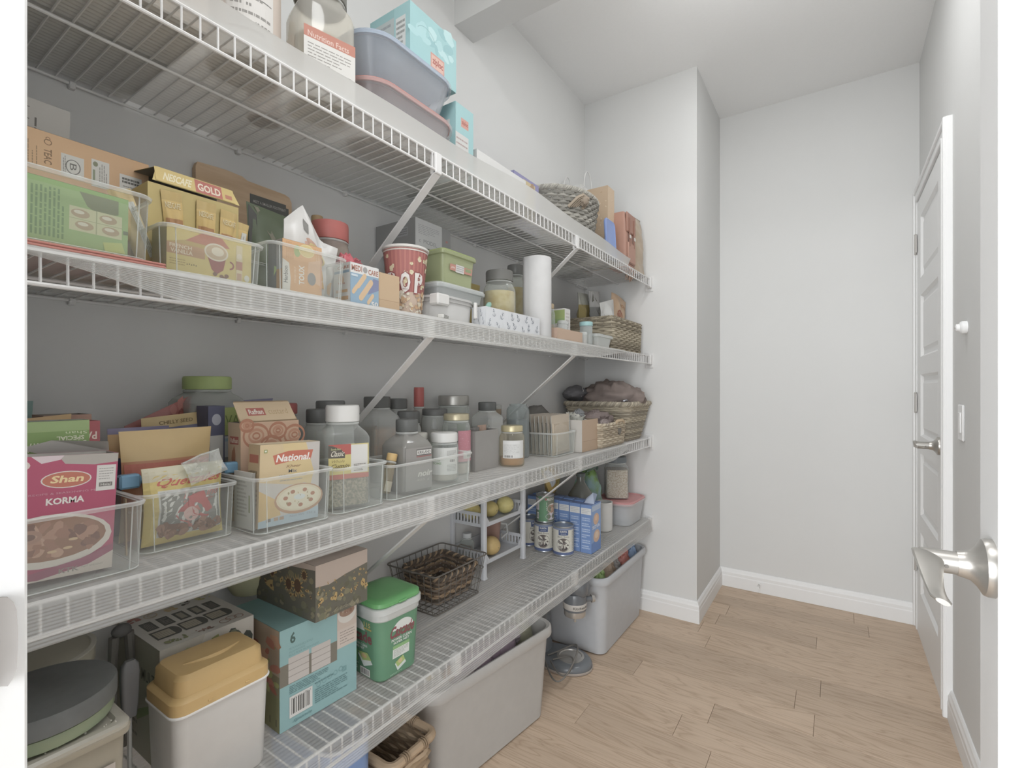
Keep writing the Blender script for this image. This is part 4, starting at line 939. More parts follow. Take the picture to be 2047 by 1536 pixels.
# stand mixer
t = thing('stand_mixer', 'dark stand mixer on the floor between the two tubs', 'stand mixer', (.222, 1.835, 0), (0, 0, .0))
BK = M('70757a', rough=.2, spec=.5, gain=1.05); CR = M('c3bfb8', rough=.25, metal=.6, spec=.5)
b = MB()
def egg(sx, sy, z, n=32):
    return [(sx*math.cos(2*PI*i/n)+(.0 if math.cos(2*PI*i/n) > 0 else -.05*abs(math.cos(2*PI*i/n))), sy*math.sin(2*PI*i/n)*(1-.12*max(0, -math.cos(2*PI*i/n))), z) for i in range(n)]
b.loft([egg(.118, .088, .003), egg(.122, .092, .008), egg(.121, .091, .022), egg(.112, .083, .032), egg(.09, .066, .036)]); mb_ = b.build('base', BK, t, smooth=60)
b = MB(); b.loft([egg(.1225, .0925, .001), egg(.125, .095, .003), egg(.125, .095, .009), egg(.1225, .0925, .011)], False, False); b.build('base_band', M('a79a8f', rough=.4), mb_)
b = MB(); b.loft([circ(.056, .034, 32, .03), circ(.057, .039, 32, .03), circ(.047, .0405, 32, .03), circ(.045, .037, 32, .03)], True, True); b.build('bowl_plate', CR, mb_)
b = MB(); b.loft([rrect(.034, .045, .025, .03, 6, -.10), rrect(.028, .036, .024, .1, 6, -.105), rrect(.03, .036, .024, .19, 6, -.105), rrect(.045, .045, .03, .26, 6, -.10)]); b.build('column', BK, t, smooth=60)
b = MB(); n = 24; rings = []
for k, (x, r1, zc) in enumerate(((-.165, .02, .30), (-.155, .045, .305), (-.12, .058, .31), (-.06, .062, .312), (.0, .060, .312), (.06, .057, .31), (.095, .047, .308), (.106, .028, .306))):
    rings.append([(x, r1*.8*math.cos(2*PI*i/n), zc+.028+r1*.85*math.sin(2*PI*i/n)) for i in range(n)])
b.loft(rings); b.build('motor_head', BK, t, smooth=60)
b = MB(); b.lathe([(.047, .240), (.0475, .244), (.0475, .305), (.045, .31)], 32, cx=.05); b.lathe([(.036, .212), (.044, .216), (.0455, .222), (.0455, .239)], 32, cx=.05, mi=1); gh = b.build('gear_housing', [BK, CR], t)
b = MB(); b.loft([circ(.0482, .248, 36, .05), circ(.0492, .250, 36, .05), circ(.0492, .270, 36, .05), circ(.0482, .272, 36, .05)], False, False); b.build('trim_band', M('c9c4bc', rough=.4), gh)
p = Print(cyl_fn(.0493, .251, .269, -1.5, .1, .05), nu=20); p.text(.15, .2, 1.1, .8, 'KitchenAid', '6c6862', .02); p.build('lettering', gh)
b = MB(); b.tube([(.05, 0, .214), (.05, 0, .185)], .005, 10); b.build('beater_shaft', CR, gh)
b = MB(); b.tube([(.082, .034, .275), (.100, .052, .275)], .011, 16); b.build('knob_hub', BK, t)
b = MB(); b.tube([(.100, .052, .275), (.109, .061, .275)], [.0165, .015], 18); b.build('attachment_knob', CR, t)
b = MB(); pts = []
for k in range(34):
    a = k/33; pts.append((-.05+.17*math.sin(a*PI)*(.6+.5*a), -.085+.11*math.sin(a*PI*1.9+.3), .04+.05*math.sin(a*PI*1.3)**2*(1 if k < 26 else .4)))
b.tube(pts, .0032, 6); b.tube([(x*.7+.02, y*.55-.045, .042+.3*(z-.04)) for x, y, z in pts], .0032, 6); b.build('power_cord', M('77736d', rough=.5), t, smooth=60)
# blue bag and bamboo basket under the near end of the lowest shelf
t = thing('blue_sack', 'bright blue plastic sack on the floor under the lowest shelf', 'sack', (.20, .682, 0))
b = MB(); off = Vector((3, 1, 4))
b.loft([[(p[0]*(1+.12*noise.noise(Vector(p)*14+off)), p[1]*(1+.12*noise.noise(Vector(p)*14+off)), p[2]) for p in rrect(.125*q, .062*q, .045*q, z, 6)] for q, z in ((.8, 0), (1, .02), (1.05, .12), (1., .22), (.92, .3), (.95, .36), (.93, .395), (.9, .36), (.86, .28))]); b.build('sack_body', M('6f93c9', rough=.3, spec=.45, var=.12), t, smooth=60)
b = MB(); b.tube([(p[0]*.94, p[1]*.94, .395+.006*noise.noise(Vector(p)*30)) for p in rrect(.125, .062, .045, 0, 6)], .0035, 6, True); b.build('white_hem', M('cdd2dc'), t)
t = thing('bamboo_basket', 'woven basket with a bamboo pole rim on the floor beside the nearer tub', 'basket', (.205, .852, 0))
BM = [M('b09674', rough=.6), M('9a8163', rough=.6), M('c0a684', rough=.6)]
woven(t, .10, .055, .115, .068, .27, .02, 20, 22, BM, rim=0, amp=.003, seed=6)
b = MB(); b.tube(rrect(.122, .074, .02, .28, 4), .011, 9, True); b.build('bamboo_rim', M('b89c7a', rough=.5), t)
for (x, y) in ((.122, .03), (.05, .074), (-.06, .074), (.122, -.03), (.0, -.074)):
    b = MB()
    for q in (-.006, 0, .006): b.tube([(x+(q if abs(y) > .07 else 0)+.0125*math.cos(a)*(1 if abs(y) < .07 else 0), y+(q if abs(y) < .07 else 0)+.0125*math.cos(a)*(1 if abs(y) > .07 else 0), .28+.0125*math.sin(a)) for a in [2*PI*i/10 for i in range(10)]], .0022, 5, True)
    b.build('lashing', BM[1], t)
# ================================================================ waist-high shelf
C = ZCs
# --- bin 1: recipe mixes
bin_('storage_bin', 'clear bin of recipe mix boxes at the left end of the waist-high shelf', .118, .290, .372, .31, C, .097)
def korma(p):
    p.rect(0, 0, 1, 1, 'b5526f'); p.poly([(.50, 1), (.56, .93), (.80, .91), (1, .925), (1, 1)], 'a9a29a'); p.poly([(.30, 1), (.38, .94), (.52, .965), (.55, 1)], 'cdbcc0')
    p.ell(.08, .93, .22, .07, 'cdbdb6'); p.ell(.08, .93, .18, .05, 'a58378'); p.blobs(-.0, .90, .22, .955, 8, ['b89888', '8f6b60'], .03, 4)
    p.ell(.58, .80, .20, .07, 'cfc4bd'); p.ell(.58, .80, .188, .062, 'bf6f58'); p.text(.45, .775, .71, .835, 'Shan', 'dfc58a', .03, .06)
    p.text(.30, .685, .86, .70, 'RECIPE & SEASONING MIX', 'c993a0'); p.text(.43, .60, .73, .655, 'KORMA', 'd9d3cd', .035)
    p.rect(.82, .68, .985, .90, 'cbc8c3'); p.lines(.84, .77, .965, .88, 5, '8e8b86', 3, .25); p.rect(.845, .715, .96, .75, '77736e'); p.text(.86, .722, .945, .743, 'Halal', 'cfccc6')
    p.ell(.48, .31, .5, .215, 'c9bfb4'); p.ell(.48, .325, .45, .175, '94694f'); p.blobs(.1, .2, .86, .44, 60, ['a3735c', '8a5f4c', 'ae8068', '7d5647', 'b98f74', '9c6d56'], .06, 7, .9); p.ring(.32, .36, .10, .055, .035, 'a47a66'); p.ell(.32, .36, .05, .025, '7a574a')
    for u, v in ((.2, .19), (.5, .22), (.66, .3), (.62, .235)): p.ell(u, v, .04, .012, 'c6a478', 8)
    p.poly([(0, .10), (.35, .07), (.75, .13), (1, .21), (1, .15), (.8, .07), (.4, .01), (0, .04)], '9f5a70'); p.poly([(0, .04), (.4, .01), (.8, .07), (1, .15), (1, 0), (0, 0)], 'c4b7ac'); p.text(.56, .03, .72, .07, 'KTK', '8f877e', .02); p.text(.74, .045, .92, .06, 'NET WEIGHT', '9a9289')
t = carton('recipe_mix_box', 'pink korma recipe mix box at the front of the leftmost bin', 'box', .130, .258, .336, .042, C+.008, .158, 'b05270', F=korma, N=full('a84f69'), rx=-.05, opn=True, inside='b8b2aa')
b = MB(); b.add([(-.0205, -.01, .158), (-.0205, .066, .158), (-.012, .062, .172), (-.01, .0, .176), (-.018, -.03, .165)], [(0, 1, 2, 3, 4), (4, 3, 2, 1, 0)]); b.build('torn_flap', M('c5c0ba'), t)
def biryani(p):
    p.rect(0, 0, 1, 1, '7f9d55'); p.rect(0, .93, 1, 1, '94ad6c'); p.text(.36, .80, .97, .86, 'BOMBAY BIRYANI', 'd2d0b8', .02, rot=180); p.text(.70, .865, .95, .895, 'SPECIAL', 'd2d0b8', .02, rot=180); p.text(.78, .905, .98, .925, 'Shan', 'c9d0a8', 0, rot=180)
    p.ell(.80, .72, .15, .05, 'cfc8b0'); p.ell(.80, .72, .135, .04, 'b87a5a'); p.text(.70, .70, .90, .74, 'Shan', 'dcc88e', .02, rot=180)
carton('recipe_mix_box', 'green biryani mix box standing upside down behind the korma box', 'box', .130, .248, .285, .036, C+.006, .202, '86a35c', F=biryani, T=full('a3a896'))
def redmix(p): p.rect(0, 0, 1, 1, 'b25c62'); p.text(.3, .86, .95, .92, 'PAKORA', 'dcc9bd', .02, rot=180); p.ell(.6, .76, .35, .06, 'cfc0b0'); p.ell(.6, .76, .3, .045, 'b4684f'); p.text(.4, .735, .85, .785, 'Shan', 'dcc088', .02, rot=180)
carton('recipe_mix_box', 'red pakora mix box wedged behind the green biryani box', 'box', .196, .272, .244, .034, C+.006, .198, 'b25c62', F=redmix)
pouch('spice_pouch', 'mustard yellow spice pouch standing at the left jamb', 'pouch', .19, .190, C+.006, .125, .196, .025, [(.72, 'b07f66'), (.78, 'cfcac2'), (.80, '6b6878'), (1, 'cfa968')], seed=2, top=lambda u: .012*u, pr=lambda p: p.text(.55, .74, .9, .77, 'BIRYANI', '8d8a86'))
def swirl(p):
    p.rect(0, 0, 1, 1, 'b28a76'); p.poly([(0, 0), (1, 0), (1, .62), (0, .45)], '8f5f6c')
    for i, (u, v) in enumerate(((.25, .8), (.7, .84), (.5, .68), (.9, .66))): p.ring(u, v, .2, .1, .05, 'bf9c84'); p.ring(u, v, .1, .05, .03, 'a87a66')
carton('dessert_mix_box', 'brown swirl-patterned dessert box at the back of the leftmost bin', 'box', .226, .284, .165, .06, C+.006, .205, 'b08874', F=swirl, N=swirl, opn=True)
pouch('tea_packet', 'teal packet against the wall at the left jamb', 'packet', .045, .190, C+.004, .10, .228, .03, [(1, '7da39b')], seed=4, pr=lambda p: p.rect(.62, .85, .74, .9, 'c8cbb8'))
t = thing('bamboo_skewers', 'bundle of thin wooden skewers between the first two bins', 'skewers', (.22, .294, C)); rd = random.Random(2)
b = MB()
for i in range(4): b.tube([(.055+.0022*i, rd.uniform(-.001, .001), .0), (.05+.002*i, 0, .085)], .0011, 5)
o = b.build('sticks', M('bda679'), t); o['kind'] = 'stuff'
# --- bin 2: tamarind and seed pouches
bin_('storage_bin', 'clear bin with the tamarind packet, second from the left', .297, .444, .318, .25, C, .093)
def tama(p):
    p.rect(0, 0, 1, 1, 'c9b463'); p.rect(.0, .82, 1, 1, 'c6c0a4'); p.text(.10, .73, .92, .86, 'Quetzales', 'c4665a', .02, .12)
    p.rect(.14, .10, .96, .70, 'c4c3bd'); p.rect(.16, .11, .94, .68, '85837c'); p.text(.40, .56, .9, .66, 'Tamarind', 'b5746c', .02, .12); p.text(.4, .50, .86, .545, 'Candy', 'b5746c', .01, .1)
    p.blobs(.35, .26, .7, .46, 5, ['b8605c', 'c07a70'], .16, 3); p.ell(.52, .36, .1, .09, 'c9a49c'); p.blobs(.16, .12, .94, .25, 26, ['96705a', 'a8806a', '85624f'], .07, 5)
pouch('tamarind_packet', 'yellow tamarind candy packet with a clear window, in the second bin', 'packet', .282, .371, C+.006, .120, .122, .036, [(1, 'cbb668')], seed=5, wr=.002, pr=tama)
def seed1(p):
    p.rect(0.05, .0, .98, .72, '62688a'); p.rect(.2, .28, .75, .62, 'a9a8a4'); p.ring(.47, .45, .22, .14, .06, '5f5856'); p.ring(.5, .45, .13, .08, .04, '867a74'); p.rect(.4, .40, .52, .50, '9b938e')
pouch('spice_pouch', 'navy and mustard seed pouch with a printed bowl, left in the second bin', 'pouch', .17, .348, C+.006, .09, .180, .03, [(.72, '6a6c84'), (.745, 'c8967a'), (.96, 'd0a868'), (1, '8b85a8')], seed=6, wr=.002, pr=seed1)
def seed2(p):
    p.rect(.02, .56, .98, .70, 'c4705c'); p.poly([(.02, .5), (.98, .58), (.98, .64), (.02, .58)], 'c49a62'); p.text(.42, .585, .75, .66, 'SLO', '66563f', .04, .35); p.text(.15, .30, .62, .345, 'Product of Thailand', 'd6cfae', .01, rot=180); p.text(.05, .25, .55, .285, 'Produit de la Thailande', 'd6cfae', .01, rot=180); p.rect(.2, .14, .8, .22, '9aa39c'); p.blobs(.62, .1, .95, .3, 8, ['cdb65c', 'd0bd74'], .06, 2)
pouch('spice_pouch', 'wide mustard and red pouch standing in the second bin', 'pouch', .225, .370, C+.006, .138, .178, .04, [(.35, 'b6a05e'), (.7, 'c08258'), (.745, '7d6a4e'), (1, 'd0b070')], seed=7, wr=.002, pr=seed2)
pouch('spice_pouch', 'red patterned pouch peaking behind the second bin', 'pouch', .098, .405, C+.004, .11, .180, .03, [(1, 'b0665e')], seed=8, top=lambda u: .055*u, wr=.002, pr=lambda p: p.blobs(.1, .8, .95, .97, 12, ['b8766c', 'a35a52'], .06, 3))
pouch('spice_pouch', 'yellow fenugreek seed pouch behind the wide red pouch', 'pouch', .14, .428, C+.004, .135, .195, .022, [(.86, 'b09a68'), (.9, '7c7a96'), (1, 'd2b676')], seed=9, top=lambda u: .012*u, pr=lambda p: p.text(.2, .92, .62, .955, 'CHILLY SEED', '8f7a4c', .01))
t = thing('bag_clip', 'blue plastic bag clip across the second bin', 'bag clip', (.245, .380, C+.108), (.0, 0, 0))
BL = M('6a9cbc', rough=.3)
b = MB(); b.tube([(0, -.085, -.003), (0, .088, .003)], .0062, 10); b.build('clip_bar', BL, t)
b = MB(); b.box(-.004, .014, -.088, -.060, -.012, .010, b=.003); b.build('clip_end', BL, t)
b = MB(); b.box(-.004, .014, .068, .094, -.010, .010, b=.003); b.build('clip_end', BL, t)
t = thing('crinkled_wrapper', 'clear crinkled wrapper on top of the tamarind packet', 'wrapper', (.302, .402, C+.104), (.3, -.2, 0)); f, b = pillow(.062, .040, .012, False, 77, .004, 14, 12); b.build('film', clear('eeeeea', .22, .08), t, smooth=60); b = MB(); b.tube([(0, -.028, .038), (.003, .0, .041), (0, .028, .038)], .0014, 5); b.build('sealed_edge', CLEAR2, t)
# --- green-lidded square jar and small things at the back
t = jar('square_jar', 'clear square jar with a lime green lid against the wall', 'jar', .078, .500, C, .055, .278, lid=(.024, .80, M('a3b866', rough=.45)), body=clear('cfd0cd', .35, .15), fill=('b5b3ac', .95), sq=.22, neck=.8, sh=.12, labz=(.5, .98), lab=lambda p: (p.rect(.12, .42, .98, .95, 'a9b75c'), p.rect(.12, .0, .98, .40, 'c6ccd0'), p.poly([(.12, .95), (.36, .95), (.12, .72)], 'c08070'), p.text(.34, .60, .88, .80, 'FAVA', '74863f', .0), p.rect(.12, .30, .98, .36, '9bb9c8')))
carton('salt_box', 'small navy blue box with a white crest behind the custard box', 'box', .452, .482, .186, .045, C+.001, .218, '62647c', F=lambda p: (p.rect(0, 0, 1, 1, '62647c'), p.ell(.5, .88, .28, .05, 'b4b6c2'), p.rect(.1, .5, .9, .74, 'c2c0ba')), N=full('6a6c84'))
pouch('spice_pouch', 'lavender pouch leaning behind the custard box', 'pouch', .032, .585, C+.004, .10, .215, .026, [(.9, '7b7898'), (1, '8e8cae')], rot=(-.15, 0, 0), seed=11, top=lambda u: .02*u)
# --- bin 3: dessert mixes
bin_('storage_bin', 'clear bin holding the kheer and custard boxes', .4465, .603, .366, .175, C, .100)
def kheer(p):
    p.rect(0, 0, 1, 1, 'b9b3ad'); p.poly([(0, .55), (0, 1), (.6, 1), (.78, .6), (.7, .45)], 'c9b184'); p.poly([(.35, 1), (.75, 1), (.9, .62), (.85, .45), (.5, .55)], 'cbb37c'); p.poly([(0, 0), (1, 0), (1, .15), (0, .08)], '9fb0bb'); p.poly([(0, .08), (0, .45), (.3, .3), (.35, .12)], 'c8a768')
    p.poly([(.20, .86), (.45, .905), (.88, .90), (.84, .78), (.5, .775), (.24, .745)], 'c26a52'); p.text(.25, .775, .83, .865, 'National.', 'dcd6cf', .03, .04)
    p.text(.42, .695, .66, .73, 'Kheer', '9a7a58', .02, .1); p.text(.46, .63, .60, .675, 'Mix', '6f7278', .01); p.text(.27, .565, .76, .615, 'Melange pour kheer', '7c7f85', 0, .1); p.lines(.32, .53, .7, .55, 1, '9a978f', 3)
    p.ell(.66, .29, .42, .19, 'b48a66'); p.ell(.66, .30, .39, .165, 'cdbf9f'); p.ell(.66, .30, .35, .14, 'd2c8ac'); p.ell(.66, .31, .10, .035, 'c6ccca')
    for i in range(7): a = 2*PI*i/7+.3; p.ell(.66+.24*math.cos(a), .30+.095*math.sin(a), .04, .025, 'ad7350', 10)
    p.blobs(.4, .22, .9, .38, 14, ['9c8a5c', 'b59a6a'], .015, 6); p.rect(.06, .90, .11, .94, '8f9a55'); p.rect(.07, .91, .10, .93, 'cfcfc0')
    for i, u in enumerate((.12, .24, .33)): p.rect(u, .06, u+.07, .10, 'a98f74' if i else '7b7672')
    p.text(.5, .06, .95, .095, 'Net Wt. 155 g', '8f9398')
def kheer_side(p): p.rect(0, 0, 1, 1, 'bfa57c'); p.rect(.1, .78, .9, .88, 'b26a55'); p.lines(.15, .2, .85, .7, 9, '9c8766', 4)
carton('dessert_mix_box', 'orange kheer mix box at the front of the third bin', 'box', .462, .580, .340, .036, C+.006, .146, 'c2b49c', F=kheer, N=kheer_side, T=full('c9b693'), rx=-.03)
def custard(p):
    p.rect(0, 0, 1, 1, 'c6a284')
    for u, v, r in ((.25, .86, .22), (.62, .90, .16), (.92, .84, .2), (.1, .97, .12), (.5, .74, .2), (.8, .70, .15)):
        p.ring(u, v, r, r*.6, .03, 'b37a5c'); p.ring(u, v, r*.6, r*.36, .03, 'bd8a6c'); p.ring(u, v, r*.3, r*.18, .02, 'b37a5c')
def custard_side(p): p.rect(0, 0, 1, 1, 'c8b090'); p.rect(.15, .78, .85, .86, 'b0625a'); p.text(.2, .795, .8, .845, 'Rafhan', 'dcd0bf', .02); p.blobs(.3, .6, .6, .68, 3, ['b07858'], .12, 3); p.lines(.15, .2, .85, .5, 7, 'a08a6e', 4)
t = carton('dessert_mix_box', 'swirl-patterned custard box with its lid flap raised, behind the kheer box', 'box', .470, .586, .268, .044, C+.006, .183, 'c6a888', F=custard, N=custard_side, opn=True)
b = MB(); b.add([(.018, -.058, .183), (.018, .058, .183), (-.012, .054, .222), (-.012, -.054, .222)], [(0, 1, 2, 3), (3, 2, 1, 0)]); fl_ = b.build('lid_flap', M('c9ab82'), t)
p = Print(plane_fn((.018, -.058, .183), (0, .116, 0), (-.03, 0, .039))); p.rect(.02, .05, .98, .95, 'cdb38c'); p.rect(.18, .3, .48, .66, 'b5655a'); p.text(.21, .36, .45, .60, 'Rafhan', 'dcd3c4', .02); p.text(.54, .34, .88, .62, 'custard', 'b89a6c', 0); p.build('flap_print', fl_)
t = carton('recipe_card', 'white card with a green stripe slipped beside the kheer box', 'card', .4555, .4605, .335, .06, C+.006, .10, 'c9c7c0', N=lambda p: (p.rect(0, 0, 1, 1, 'cac8c1'), p.lines(.15, .2, .7, .85, 10, 'aaa79f', 2), p.rect(.8, .3, .88, .6, '8f9a62')), F=full('8f8c85'), parts=False, bev=.0006)
# --- bin 4: cumin jar
bin_('storage_bin', 'narrow clear bin round the big cumin jar', .607, .744, .362, .148, C, .095)
def classic(p):
    p.rect(0, 0, 1, 1, 'c3b466'); p.rect(0, .70, .55, 1, 'b35a52'); p.rect(0, .0, 1, .14, 'b86a5c'); p.poly([(-.0, .62), (.40, .60), (.40, .74), (.30, .86), (.1, .96), (-.0, .98)], '5f5a52'); p.text(.04, .66, .36, .82, 'Classic', 'd6d0bd', .01, .15); p.text(.06, .84, .30, .90, 'Sooda Box', 'b9bd7a', .01); p.text(.05, .48, .38, .56, 'Whole', '8b7a4c', 0, .1); p.text(.02, .32, .48, .44, 'Cumin', '6f6240', .02, .15)
    p.text(.15, .24, .4, .3, 'Seeds', '9a6a44', 0, .1); p.rect(.55, .16, .97, .97, 'cac8c3'); p.lines(.62, .2, .92, .42, 5, '77736e', 3, .5)
jar('spice_jar', 'big square cumin seed jar with a white lid', 'jar', .289, .676, C+.005, .0465, .212, lid=(.032, .74, M('d8d7d3', rough=.4, gain=.98)), body=clear('eef0ee', .10, .1), fill=('93897a', .52), sq=.25, neck=.8, sh=.2, labz=(.42, .92), lab=classic, rz=-.38, fillmat=two_tone('cumin_seed', '7d7566', 'a89e8c', 240, .8))
jar('spice_jar', 'clear jar with a black lid behind the cumin jar', 'jar', .118, .770, C, .044, .222, lid=(.026, .78, '6c6d6b'), body=PETC, fill=('b1ada4', .5), sq=.3, sh=.16, labz=(.25, .7), lab=lambda p: (p.rect(0, 0, 1, 1, 'c4c4c2'), p.lines(.1, .4, .9, .9, 3, '8c9098', 3)))
jar('spice_jar', 'short jar with a black lid left of the cumin jar lid', 'jar', .170, .702, C, .0335, .205, lid=(.028, .86, '696a68'), body=PETC, fill=('a9a59b', .6), sh=.14)
jar('spice_jar', 'tall jar with a flat red lid behind the custard box', 'jar', .086, .656, C, .040, .218, lid=(.022, .92, 'b8605c'), body=PETC, fill=('b9b2a8', .7), sh=.14)
# --- bin 5: pepper jar, small bottles
bin_('storage_bin', 'long clear bin with the black pepper jar', .750, 1.046, .360, .155, C, .082)
def pepper(p):
    p.rect(.0, .0, 1, 1, '918e8a'); p.rect(.40, .80, .98, .96, '6d6a68'); p.rect(.42, .83, .96, .93, 'cfcdc8'); p.text(.45, .845, .93, .915, 'KIRKLAND', '5c5956', .02); p.rect(.40, .77, .98, .795, '9a6460'); p.text(.35, .60, .75, .68, 'black', 'b0aca6', .02, .1); p.text(.45, .30, .98, .44, 'noir', 'c4c0ba', .03, .1); p.text(.4, .18, .9, .25, '405 g', 'aaa6a0')
jar('spice_jar', 'dark pepper jar with a black lid in the long bin', 'jar', .297, .858, C+.005, .045, .172, lid=(.026, .60, '626462'), body=clear('b7b5b0', .42, .12, 'cfcdc8'), fill=('8a8781', .97), sq=.22, neck=.62, sh=.26, labz=(.05, .98), lab=pepper, rz=-.1)
jar('sauce_bottle', 'little orange-capped bottle leaning beside the pepper jar', 'bottle', .312, .772, C+.012, .0125, .092, lid=(.014, .95, M('c9a45e', rough=.3)), body=clear('9a8a70', .6, .1), fill=('8f8264', .9), neck=.7, sh=.4, rx=-.28, labz=(.1, .6), lab=lambda p: p.rect(0, 0, 1, 1, 'b8ac94'))
jar('spice_jar', 'orange-tinged jar with a black lid at the back left of the pepper jar', 'jar', .112, .925, C, .050, .230, lid=(.027, .72, '656663'), body=PETC, fill=('b39f8e', .86), sq=.3, sh=.18, fillmat=two_tone('chili_flakes', 'b0927c', 'a8a49c', 30, .8))
jar('spice_jar', 'clear jar with a plain black lid at the back right of the pepper jar', 'jar', .075, 1.030, C, .045, .222, lid=(.027, .72, '626361'), body=PETC, fill=('aaa79f', .7), sq=.3, sh=.2)
t = jar('sauce_bottle', 'tall red-capped bottle at the back of the shelf', 'bottle', .075, 1.126, C, .030, .256, lid=(.058, .53, M('b85c55', rough=.4)), body=clear('c9c6c0', .5, .12), fill=('a8a49a', .9), neck=.55, sh=.2, smooth_lid=True)
jar('spice_jar', 'brown spice jar with a black lid right of the pepper jar', 'jar', .163, .995, C, .0355, .188, lid=(.03, .88, '636462'), body=PETC, fill=('9a9080', .8), sh=.14)
jar('spice_jar', 'jar with a broad flat black lid below the steel-lidded jar', 'jar', .150, 1.118, C, .040, .19, lid=(.016, .95, '676765'), body=PETC, fill=('a09888', .8), sh=.1)
jar('spice_jar', 'slim yellow-labelled jar with a white cap', 'jar', .236, .966, C+.005, .0215, .128, lid=(.014, .92, 'c9c7bd'), body=GLASS, fill=('b5ae94', .9), sh=.16, labz=(.08, .98), laba=(-2.2, .9), lab=lambda p: (p.rect(0, 0, 1, 1, 'c8b75e'), p.poly([(.5, .8), (1, .9), (1, .7), (.6, .68)], 'b8705c'), p.lines(.3, .35, .9, .6, 4, '9a8540', 4), p.rect(0, 0, 1, .1, 'c7c6bd')))
def whitejar(p): p.rect(0, 0, 1, 1, 'c9cac6'); p.poly([(0, .95), (.45, .95), (.40, .3), (0, .2)], 'a9bd8c'); p.poly([(0, .92), (.35, .86), (.3, .7), (0, .75)], '93b558'); p.text(.02, .50, .32, .58, 'WHOLE', '86a070', .02); p.text(.04, .38, .36, .47, 'SOME', '7a9a68', .03); p.bars(.62, .45, .88, .58); p.lines(.55, .65, .92, .9, 6, 'a3a3a0', 3); p.lines(.55, .12, .92, .38, 5, 'a3a3a0', 5)
jar('spread_jar', 'short jar with a white lid and green-white label', 'jar', .294, .998, C+.005, .0385, .129, lid=(.022, .93, M('d5d4d0', rough=.4, gain=.98)), body=GLASS, fill=('bdb2a6', .3), sh=.13, labz=(.22, .98), laba=(-1.75, .25), lab=whitejar)
jar('spread_jar', 'tall jar with a gold lid and a pink striped label', 'jar', .236, 1.118, C, .042, .178, lid=(.016, .9, M('bdb28e', rough=.3, metal=.3)), body=GLASS, fill=('c2b0a4', .25), sh=.16, labz=(.2, .95), laba=(-.75, 1.1), lab=lambda p: (p.rect(0, .12, 1, 1, 'c4808c'), p.lines(.0, .5, 1, .95, 9, 'd09aa4', 3, .4), p.rect(.2, .2, .8, .42, 'c7c3be'), p.bars(.35, .22, .65, .40)))
jar('storage_jar', 'wide glass jar with a brushed steel lid against the wall', 'jar', .075, 1.295, C, .054, .228, lid=(.030, .98, M('a5a39c', rough=.35, metal=.5)), body=GLASS, fill=('c4c0b8', .7), sh=.08, neck=.9, smooth_lid=True)
jar('spice_jar', 'square jar with a black lid right of the steel-lidded jar', 'jar', .165, 1.368, C, .043, .205, lid=(.026, .72, '616361'), body=PETC, fill=('c2c1bd', .8), sq=.3, sh=.16)
# --- grey open box and its packets, honey, dark jar
t = carton('open_box', 'plain grey open cardboard box in the middle of the shelf', 'box', 1.168, 1.288, .268, .122, C, .122, '94918d', opn=True, inside='7d7975')
for i, (x, y, h, lb) in enumerate(((.235, 1.195, '74706c', 'dark foil packet at the left of the grey box'), (.225, 1.245, 'b0907c', 'orange-trimmed packet at the right of the grey box'), (.17, 1.21, '6c7a58', 'green-edged packet at the back of the grey box'))):
    pouch('seasoning_packet', lb, 'packet', x+.01, y, C+.004, .045, .128+.004*i, .02, [(1, h)], seed=20+i, wr=.002, group='packets in the grey box')
jar('honey_jar', 'honey jar with a gold lid and white label at the shelf front', 'jar', .288, 1.338, C, .0415, .131, lid=(.016, .86, M('bdb084', rough=.3, metal=.35)), body=clear('d5d2c6', .16, .06, 'efe9da'), fill=('b98e62', .32), sh=.2, labz=(.30, .92), laba=(-1.75, .05),
    lab=lambda p: (p.rect(0, 0, 1, 1, 'c6c6c3'), p.lines(.05, .30, .75, .78, 8, 'a3a3a2', 3, .35), p.rect(.03, .80, .78, .95, 'cfcfcd'), p.bars(.04, .02, .52, .2), p.rect(.58, .04, .78, .22, 'cbcbc8')), fillmat=M('bb9062', rough=.2, spec=.5))
jar('storage_jar', 'dark-filled glass jar behind the honey jar', 'jar', .205, 1.503, C, .042, .195, lid=None, body=clear('c9cdcd', .22, .06, 'dfe6e4'), fill=('868b8f', .8), sh=.12, neck=.82, fillmat=M('84898c', rough=.25, spec=.5))
jar('spice_jar', 'small amber jar with a thin black lid behind the grey box', 'jar', .105, 1.478, C, .038, .150, lid=(.014, .95, '6b6b68'), body=clear('c9b49c', .4, .1), fill=('b59276', .8), sh=.12)
jar('spice_jar', 'stacked flat tin of orange spice on the amber jar', 'tin', .105, 1.478, C+.1505, .036, .040, lid=(.012, 1., clear('d5d4cf', .5, .1)), body=clear('c9b6a2', .5, .1), fill=('ab8764', .8), sh=.1, collar=False)
